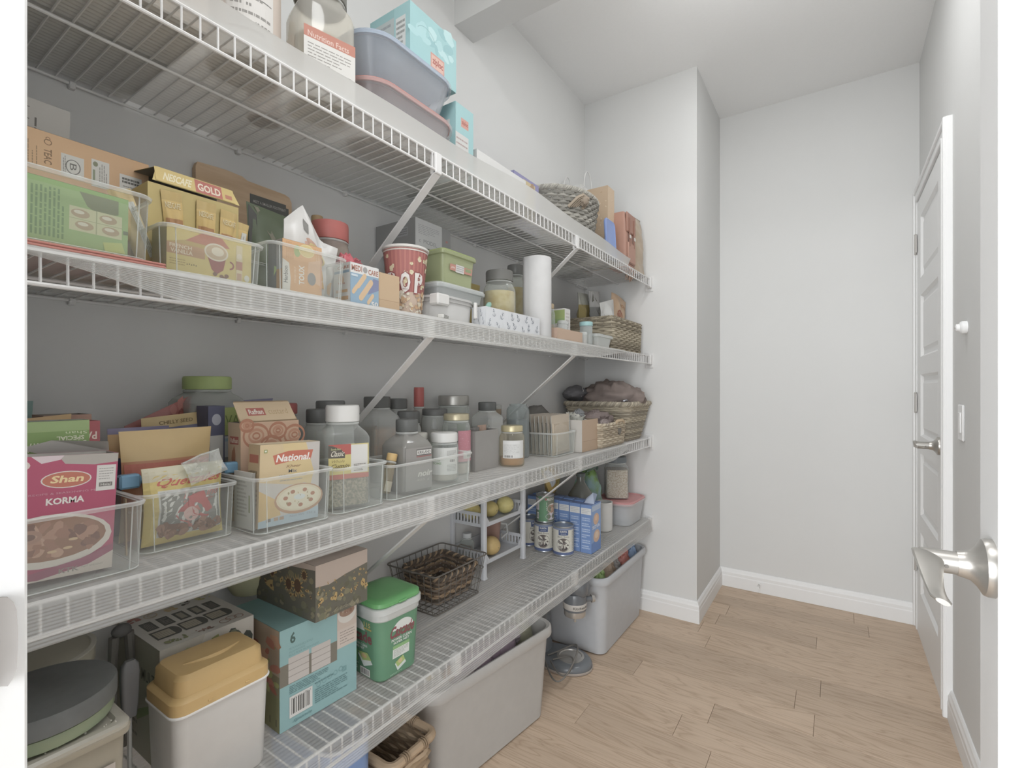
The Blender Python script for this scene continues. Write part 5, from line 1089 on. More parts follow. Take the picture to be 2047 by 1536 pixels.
# --- sachet bin
bin_('sachet_bin', 'clear bin packed with upright cellophane sachets', 1.560, 1.738, .330, .145, C, .088)
SA = clear('d2c9bd', .50, .12, 'dcd4c8')
for i in range(7):
    x = .205+.017*i
    t = thing('spice_sachet', ['sachet at the very back of the sachet bin', 'second sachet from the back of the sachet bin', 'third sachet from the back of the sachet bin', 'middle sachet of the sachet bin', 'third sachet from the front of the sachet bin', 'second sachet from the front of the sachet bin', 'frontmost tan sachet of the sachet bin'][i], 'sachet', (x, 1.648, C+.005), (random.uniform(-.03, .03), -.06+.02*i/3, 0), 'cellophane sachets')
    f, b = pillow(.145, .148, .011, False, 30+i, .001, 8, 10); b.build('film', M('b3a48f', rough=.3) if i == 6 else SA, t, smooth=60)
    b = MB(); b.box(-.0035, .0035, -.062, .062, .008, .118, b=.002); b.build('filling', M(['8f887a', '9a9284', '8a8578', '968e80', '8c8678', '948b7c', 'b0a08a'][i], rough=.7), t)
    b = MB(); b.tube([(0, -.0725, .004), (0, -.0725, .145)], .0011, 5); b.tube([(0, .0725, .004), (0, .0725, .145)], .0011, 5); b.build('sealed_edges', CLEAR2, t)
# --- tan cardboard box
t = carton('open_box', 'tan cardboard tray box left of the small wicker basket', 'box', 1.748, 1.900, .346, .19, C, .126, 'b59a80', F=lambda p: (p.rect(0, 0, 1, 1, 'b89c80'), p.rect(0, .32, 1, .335, 'a2876c'), p.rect(0, .0, 1, .31, 'b4987b')), N=full('bdb8b0'), opn=True, inside='8c7d6c')
t = thing('plastic_bag', 'crumpled grey-white bags inside the tan box', 'bag', (.27, 1.825, C+.05)); b = MB(); mound(b, (0, 0, .045), .05, .055, .055, 4, .3, 2.6, fold=.25); b.build('bag_body', two_tone('printed_film', '8f9088', 'cac8c0', 22, .3), t); b = MB(); mound(b, (.02, .01, .095), .02, .025, .02, 6, .4, 3.); b.build('bag_top', M('77797a', rough=.3), t)
t = thing('beanie_hat', 'dark grey cloth hump behind the sachet bin', 'cloth', (.085, 1.84, C)); b = MB(); mound(b, (0, 0, .095), .055, .085, .085, 9, .1); b.build('cloth_body', M('77736e', rough=.9), t); b = MB(); mound(b, (.03, .06, .06), .03, .03, .05, 4, .2); b.build('cloth_fold', M('807b76', rough=.9), t)
# --- small basket with a heart cut-out
t = thing('wicker_basket', 'small pale wicker basket with a heart-shaped cut-out', 'basket', (.272, 2.032, C))
SG = [M('b5a58c', rough=.75), M('a3947c', rough=.75), M('c4b69c', rough=.75)]
woven(t, .088, .132, .096, .138, .098, .012, 11, 30, SG, rim=.007, amp=.0035, seed=7)
b = MB(); hp = []
for i in range(24):
    a = 2*PI*i/24; hp.append((.0012*(16*math.sin(a)**3), .0012*(13*math.cos(a)-5*math.cos(2*a)-2*math.cos(3*a)-math.cos(4*a))))
b.loft([[(x, .05+q[0], .062+q[1]) for q in hp] for x in (.094, .1005)]); b.build('heart_cutout', M('7a756d', rough=.9), t)
b = MB(); b.tube([(.098, .0, .098), (.100, .02, .108), (.100, .08, .108), (.098, .10, .098)], .007, 8); b.build('bamboo_handle', M('c2a883'), t)
t = thing('brown_cloth', 'mauve-brown cloth spilling from the small wicker basket', 'cloth', (.27, 2.03, C+.05)); b = MB()
mound(b, (0, 0, .05), .066, .106, .045, 5, .2, 3., 40, 22, fold=.45); b.build('cloth_body', M('857672', rough=.95, var=.1), t, smooth=70)
b = MB(); mound(b, (.085, -.085, .052), .018, .03, .02, 6, .3, 2.5); b.build('hanging_fold', M('8d807c', rough=.95), t)
# --- large basket at the end
t = thing('seagrass_basket', 'large flared seagrass basket at the end wall', 'basket', (.210, 2.335, C))
woven(t, .135, .112, .172, .152, .176, .03, 20, 40, [M('a39985', rough=.75), M('958b78', rough=.75), M('b3a78f', rough=.75)], rim=.013, amp=.003, seed=9)
t = thing('brown_cloth', 'brown folded towels heaped on the large seagrass basket', 'cloth', (.225, 2.345, C+.15)); b = MB()
mound(b, (0, 0, .045), .145, .120, .085, 11, .16, 2.6, 44, 26, fold=.4); b.build('cloth_body', M('85766f', rough=.95, var=.12), t, smooth=70); b = MB(); mound(b, (.05, .05, .055), .085, .07, .055, 14, .2, 3., 30, 18, fold=.4); b.build('upper_fold', M('927f74', rough=.95, var=.12), t)
t = thing('black_pouch', 'black zipped pouch on the left of the towels', 'pouch', (.070, 2.255, C+.180)); b = MB(); mound(b, (0, 0, .045), .06, .085, .04, 12, .15, 1.8); b.build('pouch_body', M('69676a', rough=.6), t); b = MB(); b.tube([(.05, -.04, .03), (.056, -.03, .06), (.045, -.02, .08)], .002, 5); b.build('piping', M('a09d9a'), t)
t = thing('plastic_sleeve', 'shiny clear plastic sleeve tucked at the front of the towels', 'sleeve', (.335, 2.255, C+.186), (0, 0, .25)); b = MB(); b.loft([rrect(.004+.004*math.sin(PI*k/8), .008, .003, 0, 3) for k in range(9)]); 
b = MB(); b.loft([[(q[0], -.07+.14*k/8, q[1]+.008) for q in [(.010*math.cos(a)*(.4+.6*math.sin(PI*(k+.6)/9.2)), .006*math.sin(a)*(.4+.6*math.sin(PI*(k+.6)/9.2))) for a in [2*PI*i/10 for i in range(10)]]] for k in range(9)]); b.build('film', clear('c9ccd6', .6, .05), t); b = MB(); b.tube([(.008, -.06, .012), (.01, .06, .012)], .0014, 5); b.build('seam', CLEAR2, t)
# ================================================================ second shelf from the top
B = ZB
# --- red folder, green box in its bin, orange box, white carton
t = thing('red_folder', 'thin red folder lying flat under the leftmost bin', 'folder', (.29, .212, B)); b = MB(); b.box(-.085, .085, -.092, .098, 0, .0035, b=.001); b.box(-.085, .084, -.092, .098, .0042, .0075, b=.001); b.build('cover', M('c07a6c', rough=.4), t); b = MB(); b.box(-.083, .082, -.09, .096, .0034, .0043); b.build('pages', M('cbbab0'), t)
bin_('storage_bin', 'clear bin with the lime green box, left on the second shelf', .118, .300, .366, .13, B+.008, .094)
def green_f(p):
    p.rect(0, 0, 1, 1, '93b06c'); p.poly([(0, .92), (1, .92), (1, 1), (0, 1)], '86ad58'); p.lines(.04, .25, .22, .8, 4, '7d9760', 3, .45, vert=True); p.lines(.28, .12, .52, .88, 8, '71905a', 5, .5, vert=True)
    p.poly([(.62, .93), (.92, .93), (.92, .70), (.78, .62), (.68, .72)], '7d8460'); p.rect(.55, .30, .95, .68, 'c2c194'); p.rect(.55, .485, .95, .495, 'a3a67c'); p.rect(.745, .30, .755, .68, 'a3a67c')
    for i, (u, v) in enumerate(((.63, .58), (.84, .58), (.66, .4), (.86, .4))): p.ell(u, v, .07, .07, 'b09a78', 14); p.ell(u-.01, v+.02, .04, .03, 'cfc9b4', 10)
    p.rect(.96, .40, 1, .46, '707a58'); p.poly([(.82, .05), (.98, .08), (.95, .25), (.80, .2)], 'b3be62')
carton('snack_box', 'lime green printed box inside the leftmost clear bin', 'box', .132, .272, .349, .07, B+.010, .083, '93b06c', F=green_f, N=full('7f9a5c'), T=full('8aa568'), rx=-.015)
def orange_f(p):
    p.rect(0, 0, 1, 1, 'd3a97c'); p.text(.415, .77, .455, .88, 'TEAC', '8d6f52', .02, rot=270); p.ring(.435, .93, .02, .022, .005, '8d6f52'); p.ring(.435, .955, .012, .013, .004, '8d6f52'); p.lines(.33, .74, .39, .92, 3, 'a08462', 4, .25, vert=True)
    p.rect(.50, .72, .62, .885, 'ccc9c2'); p.ring(.562, .80, .04, .055, .006, '7d7a74'); p.text(.545, .775, .58, .825, 'B', '77746e', .0, rot=270); p.lines(.508, .74, .525, .87, 2, '8f8c86', 2, .5, vert=True)
    p.rect(.66, .70, .76, .91, 'ccc9c2'); p.ell(.682, .875, .014, .02, '8a8c70', 14); p.lines(.70, .72, .75, .89, 4, '97948d', 6, .4, vert=True); p.rect(.668, .73, .68, .83, '8b9478')
    p.rect(.82, .745, .955, .86, 'cdcac4'); p.lines(.835, .79, .94, .84, 2, '6f6c67', 3, .7); p.lines(.84, .76, .93, .775, 1, '8e8b85', 3)
carton('tea_box', 'tall orange cardboard box with white badges behind the leftmost bin', 'box', .122, .343, .222, .055, B, .200, 'cda376', F=orange_f, N=full('b8946c'), T=full('c49c70'))
carton('tea_box', 'white carton with a sketched plant behind the orange box', 'box', .165, .262, .125, .06, B, .284, 'c4bfb6', F=lambda p: (p.rect(0, 0, 1, 1, 'c6c3bc'), p.text(.42, .76, .50, .95, 'herbal tea', '6f6d68', 0, rot=270), p.text(.30, .78, .36, .93, 'mint', '8a8781', 0, rot=270), p.lines(.55, .62, .6, .9, 1, '77746e', 3, vert=True)), N=full('9f7f60'), rx=-.02)
# --- coffee sachets
bin_('storage_bin', 'clear bin of yellow instant coffee on the second shelf', .308, .464, .366, .17, B, .072)
def fv(p):
    p.rect(0, 0, 1, 1, 'c6b062'); p.poly([(0, .62), (.3, .78), (.5, .72), (.55, .55), (.2, .5), (0, .6)], 'b59a58'); p.poly([(.20, .72), (.40, .98), (.62, .95), (.72, .75), (.5, .7)], 'b8785f')
    p.poly([(0, .38), (.42, .38), (.42, .62), (0, .62)], 'b98f66'); p.text(.03, .52, .27, .60, 'FRENCH', 'd4c4a4', .02); p.text(.04, .41, .28, .50, 'VANILLA', 'd4c4a4', .02); p.lines(.03, .14, .2, .30, 3, 'a08a48', 3, .3)
    for i in range(5): p.ell(.22+.025*i, .20+.01*(i % 2), .007, .014, '5f5036', 6)
    p.poly([(.43, .58), (.68, .58), (.64, .22), (.56, .10), (.50, .20)], '9d5f57'); p.ell(.555, .60, .145, .20, 'cfc4ae', 24); p.ell(.555, .60, .125, .165, 'c0a684', 24); p.ell(.57, .62, .075, .10, 'd3c7ae', 20); p.ring(.72, .36, .055, .10, .02, '9d5f57', 20, -PI/2, PI/2, 1.8)
    for u, v in ((.54, .10), (.62, .07), (.68, .10), (.66, .03)): p.ell(u, v, .028, .045, '8a6a58', 10)
    p.rect(.80, .05, .88, .88, 'c9b890'); p.rect(.80, .30, .88, .5, 'b07c66'); p.ell(.84, .62, .03, .07, 'cdbfa8'); p.rect(.81, .06, .87, .22, 'b89478'); p.ell(.94, .13, .035, .08, 'c9c6b8', 12)
carton('coffee_box', 'yellow french vanilla coffee box with a cup, at the bin front', 'box', .320, .446, .348, .05, B+.004, .070, 'c4ae60', F=fv, N=full('a89858'), T=full('b8a462'), rx=-.01)
t = carton('coffee_box', 'open yellow coffee box with a folded lid, full of sachets', 'box', .318, .456, .288, .072, B, .150, 'b9a45e', opn=True, inside='7f776c')
b = MB(); YW = .066
b.add([(-.0375, -YW, .150), (-.0375, YW, .150), (-.036, YW, .183), (-.036, -YW, .183), (.026, -YW+.012, .181), (.026, YW-.004, .181), (.034, -YW+.004, .155), (.034, YW+.006, .155)], [(0, 1, 2, 3), (3, 2, 5, 4), (4, 5, 7, 6)]); b.build('folded_lid', M('c8b060'), t, smooth=0)
b = MB(); b.add([(-.0365, -YW, .150), (-.0365, YW, .150), (-.035, YW, .1818), (-.035, -YW, .1818), (.025, -YW+.012, .1798), (.025, YW-.004, .1798), (.033, -YW+.004, .155), (.033, YW+.006, .155)], [(0, 1, 2, 3), (3, 2, 5, 4), (4, 5, 7, 6)]); b.build('lid_inside', M('8a8378'), t, smooth=0)
p = Print(plane_fn((.0345, -YW+.006, .1555), (0, 2*YW-.006, 0), (-.008, 0, .025))); p.rect(0.02, 0.02, .98, .98, 'c8ae60'); p.text(.10, .2, .42, .75, 'NESCAFE', 'd8cda8', .03, .1); p.rect(.48, .05, .82, .95, 'b86a5c'); p.text(.51, .2, .8, .75, 'GOLD', 'dacbb4', .03); p.rect(.86, .2, .95, .5, 'b8785c'); p.build('lid_print', t)
sach = [(.298, .330, .128, -.35, 'torn coffee sachet leaning out at the left of the coffee box'), (.300, .364, .138, -.08, 'coffee sachet second from the left in the coffee box'), (.286, .385, .120, .12, 'slim coffee sachet in the middle of the coffee box'), (.302, .402, .136, .02, 'coffee sachet with a cup print in the middle of the coffee box'), (.290, .420, .128, .10, 'brown-edged coffee sachet right of the middle'), (.301, .436, .132, .05, 'shiny coffee sachet at the right of the coffee box'), (.290, .452, .122, .12, 'coffee sachet farthest right in the coffee box')]
for i, (x, y, h, rr, lb) in enumerate(sach):
    pouch('coffee_sachet', lb, 'sachet', x-.010, y-.004, B+.006, .030, h, .009, [(.1, 'b59a50'), (.9, 'c6a658'), (1, 'b89c54')], rot=(-rr, 0, .1*(i % 3-1)), seed=40+i, wr=.0012, group='coffee sachets', rough=.25,
          pr=(lambda p: (p.rect(.6, .2, .9, .85, 'bdbcb4'), p.lines(.63, .25, .87, .8, 3, '8e8c86', 2, .4, vert=True))) if i in (0, 2, 6) else (lambda p: (p.text(.12, .80, .88, .87, 'NESCAFE', 'd2c294', .02), p.rect(.08, .58, .92, .68, 'a87a4c'), p.ell(.5, .36, .32, .08, 'cfc0a4'), p.ell(.5, .31, .3, .06, 'a5624e', 14, PI, 2*PI), p.ell(.5, .37, .26, .055, 'b8906c'))))
# --- cutting board and pouches behind
t = thing('cutting_board', 'pale wooden cutting board leaning on the wall', 'cutting board', (.012, .615, B), (0, -.03, 0))
b = MB(); out = [(-.108, 0), (.108, 0), (.112, .01), (.112, .300), (.106, .312), (.094, .316), (.0, .318), (-.012, .324), (-.05, .326), (-.108, .322), (-.112, .31), (-.112, .01)]
b.loft([[(x, q[0], q[1]) for q in out] for x in (.0, .016)]); b.build('board', two_tone('beech_wood', 'd6bea2', 'c9ae90', 6, .6, .35, .65, (1, 1, 9)), t)
p = Print(plane_fn((.0162, .005, .222), (0, .098, 0), (0, 0, .068))); p.rect(0, 0, .93, 1, '6b6c68'); p.rect(.9, 0, 1, .88, '6b6c68'); p.text(.08, .72, .92, .82, 'MEET A SMALLER FOOTPRINT', 'bdbcb4', .01); p.text(.15, .50, .9, .59, 'BAMBOO BOARD MAISON', 'a9a8a0', .01); p.build('sleeve_print', t)
def dkpouch(p): p.poly([(.1, .98), (.16, .98), (.62, .42), (.52, .40)], '95927f'); p.ring(.62, .66, .1, .06, .02, '9db85c', 14, 0, PI); p.poly([(.02, .1), (.12, .1), (.12, .9), (.02, .98)], '6a6a66')
pouch('coffee_pouch', 'dark green glossy coffee pouch behind the tea bin', 'pouch', .175, .602, B, .145, .210, .05, [(.05, '5f6558'), (1, '6c7a5e')], seed=51, stand=True, wr=.003, top=lambda u: -.012*u, pr=dkpouch, rough=.25)
bin_('storage_bin', 'clear bin with the orange cough syrup box', .470, .634, .366, .17, B, .086)
def toux(p):
    p.rect(0, 0, 1, 1, 'cf9f6c'); p.poly([(0, 0), (.18, 0), (.20, .25), (.16, .55), (0, .62)], 'c9c4ba'); p.text(.03, .16, .13, .48, 'Herbion', '6d6a64', .01, rot=90); p.lines(.08, .64, .28, .97, 4, 'a87e50', 3, .25, vert=True); p.ell(.36, .82, .08, .12, '9aa86a'); p.ell(.60, .86, .2, .13, 'cdb878'); p.ring(.60, .86, .2, .13, .02, 'd4c486'); p.text(.40, .17, .54, .55, 'TOUX', 'd8d1c6', .03, rot=90); p.text(.28, .18, .33, .5, 'COUGH SYRUP', 'dcc0a0', 0, rot=90)
    p.poly([(.6, .3), (1, .2), (1, .75), (.65, .65)], 'd0a884'); p.ell(.73, .32, .11, .13, '8d8a86', 14); p.lines(.84, .70, .97, .96, 3, 'd8b690', 5, .3, vert=True); p.rect(.96, .1, .99, .9, 'c89676')
carton('syrup_box', 'orange cough syrup box lettered toux in a clear bin', 'box', .500, .580, .352, .045, B+.004, .093, 'cb9c68', F=toux, N=lambda p: (p.rect(0, 0, 1, 1, '6f706c'), p.poly([(.4, .3), (.7, .45), (.45, .5)], '9db85c'), p.rect(.6, 0, 1, .42, 'b5894c'), p.rect(.6, .42, 1, 1, '96948f')), T=full('c8a070'))
def lemonbag(p): p.poly([(.1, .0), (.9, .0), (.9, .35), (.1, .3)], 'cfa05c'); p.ell(.5, .62, .18, .1, 'c8a08c'); p.ring(.55, .62, .16, .09, .04, 'cdb878'); p.poly([(.55, .2), (.75, .2), (.7, .5), (.5, .5)], 'c89a4c'); p.rect(.28, .72, .36, .84, '7f7d78')
pouch('lozenge_bag', 'white crumpled lozenge bag rising to a point behind the syrup box', 'bag', .285, .592, B+.01, .125, .125, .03, [(1, 'c8c6c2')], rot=(-.1, 0, 0), seed=52, wr=.004, top=lambda u: .06*max(0, 1-abs(u-.28)*2.6), pr=lemonbag)
t = jar('wine_bottle', 'bottle with a tan wrapped neck behind the red-lidded jar', 'bottle', .085, .755, B, .034, .262, lid=(.03, .42, M('b89868', rough=.4)), body=clear('9a8a64', .75, .1), fill=('8a7c5c', .9), neck=.42, sh=.4, smooth_lid=True)
jar('coffee_jar', 'empty glass jar with a big red lid', 'jar', .205, .705, B, .043, .206, lid=(.038, .96, M('c06860', rough=.4)), body=clear('cbbfb4', .30, .08, 'ddd4ca'), fill=('8f7464', .45), sh=.16, neck=.86, smooth_lid=True)
# --- bandages, cardboard, red packets
def medi_f(p):
    p.rect(0, 0, 1, 1, '86a3b8'); p.rect(0, .76, 1, 1, 'cfcecb'); p.text(.04, .81, .40, .95, 'MEDI', 'a8705c', .03); p.ell(.51, .88, .08, .075, '9a9794', 16); p.text(.62, .79, .98, .92, 'CARE', 'a8705c', .03); p.poly([(.6, .3), (1, .45), (1, .7), (.8, .72)], '7d84a4')
    def strip(cu, cv, l, w, a):
        d = (math.cos(a)*l, math.sin(a)*l); n = (-math.sin(a)*w, math.cos(a)*w); p.poly([(cu-d[0]+n[0], cv-d[1]+n[1]), (cu-d[0]-n[0], cv-d[1]-n[1]), (cu+d[0]-n[0], cv+d[1]-n[1]), (cu+d[0]+n[0], cv+d[1]+n[1])], 'cfae84')
        p.ell(cu+d[0], cv+d[1], w, w, 'cfae84', 12); p.ell(cu-d[0], cv-d[1], w, w, 'cfae84', 12)
    strip(.38, .60, .17, .065, .85); strip(.54, .40, .27, .075, .85); strip(.16, .38, .09, .055, .85); strip(.70, .20, .12, .05, .85); p.text(.72, .03, .97, .15, '50', 'd3d1cc', .03); p.rect(.03, .68, .25, .73, 'bcc8d0')
def medi_n(p): p.rect(0, 0, 1, 1, 'bfbfbc'); p.text(.25, .86, .95, .93, 'CARE', 'a8705c', .02); p.rect(.05, .76, .95, .82, '7f98ac'); p.blobs(.35, .62, .6, .7, 2, ['c4a07c'], .14, 3); p.text(.3, .5, .7, .55, 'hansa', 'b07c70', .02); p.rect(.15, .30, .85, .37, 'bd9c78'); p.rect(.1, .12, .9, .21, 'bd9c78')
carton('bandage_box', 'white and blue bandage box printed with plasters', 'box', .648, .722, .350, .054, B, .087, 'c4c3c0', F=medi_f, N=medi_n, T=full('c6c5c2'))
carton('small_box', 'plain tan cardboard box between the bandages and the popcorn bucket', 'box', .7255, .786, .346, .085, B, .082, 'bda07c', F=lambda p: (p.rect(0, 0, 1, 1, 'c0a27c'), p.rect(0, .27, 1, .285, 'a88b68'), p.rect(0, 0, 1, .26, 'bb9d78')), N=full('b3977a'))
for i, (x, y, z, lb) in enumerate(((.265, .705, B+.095, 'red candy bag left behind the bandage box'), (.272, .765, B+.075, 'red and white candy bag right behind the bandage box'))):
    t = thing('candy_bag', lb, 'bag', (x, y, B)); b = MB(); mound(b, (0, 0, (z-B)*.66), .03, .034, (z-B)*.62, 3+i, .2, 2.6, fold=.3); b.build('bag_body', two_tone('candy_wrap%d' % i, 'b5636a', 'c9aeaa', 30, .3, .55, .68), t)
    b = MB(); mound(b, (.01, .012, z-B+.012), .018, .012, .012, 5+i, .5, 3.); b.build('crimped_end', M('b5636a', rough=.3), t)
# --- popcorn bucket
t = thing('popcorn_bucket', 'red and white popcorn bucket lettered pop', 'popcorn bucket', (.288, .862, B))
Rb, Rt, hh = .037, .054, .168
rr = lambda z: Rb+(Rt-Rb)*z/hh
b = MB(); b.lathe([(Rb*.96, .004), (Rb, 0), (Rt, hh), (Rt-.0015, hh), (Rb-.001, .006)], 44); b.build('cup', M('c9b4a8', rough=.5), t)
b = MB(); b.loft([circ(Rt-.001, hh-.004, 44), circ(Rt+.003, hh-.003, 44), circ(Rt+.0035, hh+.001, 44), circ(Rt+.001, hh+.003, 44), circ(Rt-.002, hh+.001, 44)], False, False); b.build('rolled_rim', M('cfccc6', rough=.45), t)
p = Print(cyl_fn(rr, .001, hh-.005, -PI, PI), nu=60); p.rect(0, .0, 1, .36, 'bfa792'); p.rect(0, .36, 1, 1, 'aa6560')
for i in range(30): p.rect(i/30, .38, i/30+.015, 1, 'b57066')
p.rect(0, .965, 1, .985, 'c9bfb6')
rd = random.Random(4)
for i in range(26):
    u, v = rd.uniform(.12, .62), rd.uniform(.42, .93); p.blobs(u-.006, v-.02, u+.006, v+.02, 4, ['cdbf95', 'd3c9a8', 'c2ae80', 'd0c3a2'], .016, i, 1.8)
p.blobs(.1, .03, .65, .36, 90, ['cbbfa4', 'd3cbb8', 'b8926c', 'cdbb98', 'c49f74', 'd5cfc0'], .02, 9, 1.8)
for u, s in ((.22, 'P'), (.335, 'O'), (.45, 'P')): p.text(u-.004, .33, u+.086, .66, s, '94504e', .08); p.text(u, .35, u+.08, .645, s, 'd2ccc6', .04)
p.build('printed_wrap', t)
# --- stacked tubs and grey box
t = jar('glass_canister', 'tall smoky glass canister under the grey box', 'canister', .083, 1.085, B, .066, .238, lid=(.02, 1., M('a5a39f', rough=.4)), body=clear('aeb0ad', .5, .1, 'c6c9c6'), fill=('96948e', .4), sh=.06, neck=.95, smooth_lid=True)
def gb(p): p.rect(0, 0, 1, 1, '8f8f8e'); p.rect(.0, .0, .74, 1, 'bdbdbd'); p.lines(.08, .45, .66, .82, 6, '96969a', 3, .3); p.text(.1, .15, .6, .3, 'c  MODEL', '88888a'); p.blobs(.88, .5, .9, .5, 1, ['b07c78'], .05, 1)
carton('appliance_box', 'grey appliance box with a white label high under the top shelf', 'box', 1.012, 1.165, .172, .165, B+.2385, .080, '8c8c8a', F=gb, N=lambda p: (p.rect(0, 0, 1, 1, '8a8a88'), p.rect(.55, .4, .82, .72, '98989a'), p.lines(.57, .44, .8, .68, 3, '7a7a7a', 3), p.ring(.45, .55, .05, .12, .02, '6c6c6c', asp=2)), B=full('90908e'))
t = thing('clamp_jar', 'white round container with a wire clamp, under the clear tray', 'food container', (.252, 1.008, B))
b = MB(); b.loft([rrect(.078, .078, .05, 0, 7), rrect(.083, .083, .055, .006, 7), rrect(.086, .086, .056, .052, 7)]); b.build('body', M('cbcac7', rough=.4, gain=.98), t)
b = MB(); b.loft([rrect(.089, .089, .057, .052, 7), rrect(.090, .090, .057, .056, 7), rrect(.087, .087, .056, .057, 7), rrect(.087, .087, .056, .061, 7), rrect(.090, .090, .057, .062, 7), rrect(.089, .089, .057, .068, 7), rrect(.07, .07, .05, .070, 7)]); b.build('lid', M('b4b3b0', rough=.4), t)
b = MB(); b.box(.062, .094, -.092, -.045, .040, .069, b=.004); b.build('clip', M('cfcdc9', rough=.4), t); b = MB(); b.box(.085, .094, .06, .072, .02, .066, b=.003); b.build('clip', M('cfcdc9', rough=.4), t)
t = tub('clear_tray', 'flat clear plastic tray stacked under the green box', 'food container', .215, 1.075, B+.0708, .078, .098, .083, .103, .040, .02, clear('e9ebea', .35, .1, 'f0f2f1'), lid=(.010, .003, clear('eef0ef', .45, .1)))
t = tub('green_box', 'pale green translucent food box with a red-white sticker', 'food container', .213, 1.095, B+.1158, .050, .066, .056, .072, .100, .012, clear('c6cca6', .52, .2, 'e6ebd2'), lid=(.010, .003, clear('bcc890', .7, .25)))
p = Print(plane_fn((.0555, -.045, .045), (0, .10, 0), (.002, 0, .022))); p.rect(0, .1, 1, .9, 'c68a78'); p.rect(.25, .0, .62, 1, 'cfccc8'); p.lines(.28, .15, .6, .9, 3, 'a8a6a4', 3); p.text(.04, .35, .22, .6, 'JB', 'd8c4ba', .02); p.rect(.68, .4, .95, .8, '8fa070'); p.build('sticker', t)
t = carton('hanging_tag', 'small crumpled white receipt under the popcorn bucket', 'paper', .905, .94, .366, .018, B, .012, 'c9c8c2', F=lambda p: p.lines(.1, .1, .9, .9, 3, '6f6d68', 3), parts=False, bev=.003, rz=.3)
# --- anchor box, jars, towel roll
def anchors(p, n, seed, asp):
    p.rect(0, 0, 1, 1, 'ced0d3'); rd = random.Random(seed)
    for i in range(n):
        u = (i+.5)/n+rd.uniform(-.02, .02)
        for j in range(2):
            v = .28+.46*j+rd.uniform(-.1, .1); uu = u+(.5/n if j else 0)
            if uu > .97: continue
            a = rd.uniform(-.9, .9); s = .085; col = '7d838d'
            def q(x, y): return (uu+(x*math.cos(a)-y*math.sin(a))*s*asp*2.2, v+(x*math.sin(a)+y*math.cos(a))*s*2.2)
            p.poly([q(-.08, -.9), q(.08, -.9), q(.08, .7), q(-.08, .7)], col); p.poly([q(-.4, .35), q(.4, .35), q(.4, .5), q(-.4, .5)], col)
            pts = [(.75*math.cos(b_), -.25+.7*math.sin(b_)) for b_ in [PI+PI*k/8 for k in range(9)]]; pin = [(x*.8, -.25+(y+.25)*.8) for x, y in pts]
            p.raw([q(*z) for z in pts+pin], [(k, k+1, 10+k, 9+k) for k in range(8)], col); p.ell(q(0, .85)[0], q(0, .85)[1], s*asp*.4, s*.4, col, 8)
carton('anchor_box', 'white open box printed with little grey anchors', 'box', 1.108, 1.408, .352, .05, B, .060, 'ced0d3', F=lambda p: anchors(p, 7, 3, .2), N=lambda p: anchors(p, 3, 6, .5), opn=True, inside='b5b6b8')
t = thing('rubber_glove', 'teal rubber tip poking out of the anchor box', 'glove', (.322, 1.145, B+.01)); b = MB(); mound(b, (0, 0, .03), .013, .025, .026, 3, .1); b.build('palm', M('7fae9e'), t); b = MB(); b.tube([(0, .01, .05), (.0, .02, .066), (.0, .026, .070)], [.009, .008, .004], 8); b.build('finger', M('7fae9e'), t)
pasta = two_tone('dry_pasta', 'b59f62', 'c9b98c', 22, .6)
jar('storage_jar', 'wide glass jar of yellow pasta with a black lid', 'jar', .240, 1.335, B+.0, .054, .217, lid=(.032, .84, M('73726d', rough=.35)), body=clear('eceeea', .14, .06, 'f2f4f0'), fill=('bca868', .99), sh=.2, neck=.8, fillmat=pasta)
jar('storage_jar', 'tall narrow glass jar with a black lid beside the paper towel', 'jar', .150, 1.570, B, .036, .298, lid=(.034, .86, M('70706c', rough=.35)), body=clear('eceeea', .16, .06, 'f2f4f0'), fill=('c2a962', .95), sh=.16, neck=.8, fillmat=pasta)
pouch('pasta_bag', 'yellow pasta bag behind the wide glass jar', 'bag', .085, 1.36, B, .14, .205, .05, [(1, 'bfa854')], seed=55, wr=.003)
t = thing('paper_towel_roll', 'white paper towel roll standing at the shelf front', 'paper towel', (.302, 1.478, B))
n = 44; ring = lambda r, z: [((r+.0025*(i/n))*math.cos(2*PI*i/n-1.9), (r+.0025*(i/n))*math.sin(2*PI*i/n-1.9), z) for i in range(n)]
b = MB(); b.loft([ring(.0475, 0), ring(.0485, .002), ring(.0485, .281), ring(.0475, .283), circ(.02, .2828, n), circ(.02, .26, n)]); b.build('paper_roll', M('cfcecd', rough=.9, gain=.98), t, smooth=50)
b = MB(); b.loft([circ(.0203, .255, 24), circ(.0203, .2835, 24), circ(.0185, .2835, 24), circ(.0185, .255, 24)], False, False); b.build('cardboard_core', M('a8937a'), t)
# --- pink tray and small things at the right
carton('cardboard_tray', 'pinkish tan cardboard tray right of the paper towel', 'box', 1.535, 1.742, .350, .12, B, .044, 'bd9f88', F=full('c0a288'), N=full('b89a84'), opn=True, inside='a58c78')
jar('spice_jar', 'small jar of tan spice with a wooden lid in the pink tray', 'jar', .285, 1.585, B+.005, .026, .135, lid=(.016, .84, M('b09a78', rough=.6)), body=GLASS, fill=('a58f6c', .6), sh=.2)
carton('snack_box', 'green and white narrow box standing in the pink tray', 'box', 1.655, 1.700, .318, .085, B+.004, .128, 'c4c2be', N=lambda p: (p.rect(0, 0, 1, 1, 'c4c2bc'), p.rect(0, .70, 1, .96, '93a55c'), p.poly([(0, .5), (1, .62), (1, .7), (0, .7)], '86a060')), F=lambda p: (p.rect(0, 0, 1, 1, 'cac8c4'), p.lines(.2, .3, .8, .9, 6, 'b3aea8', 3)))
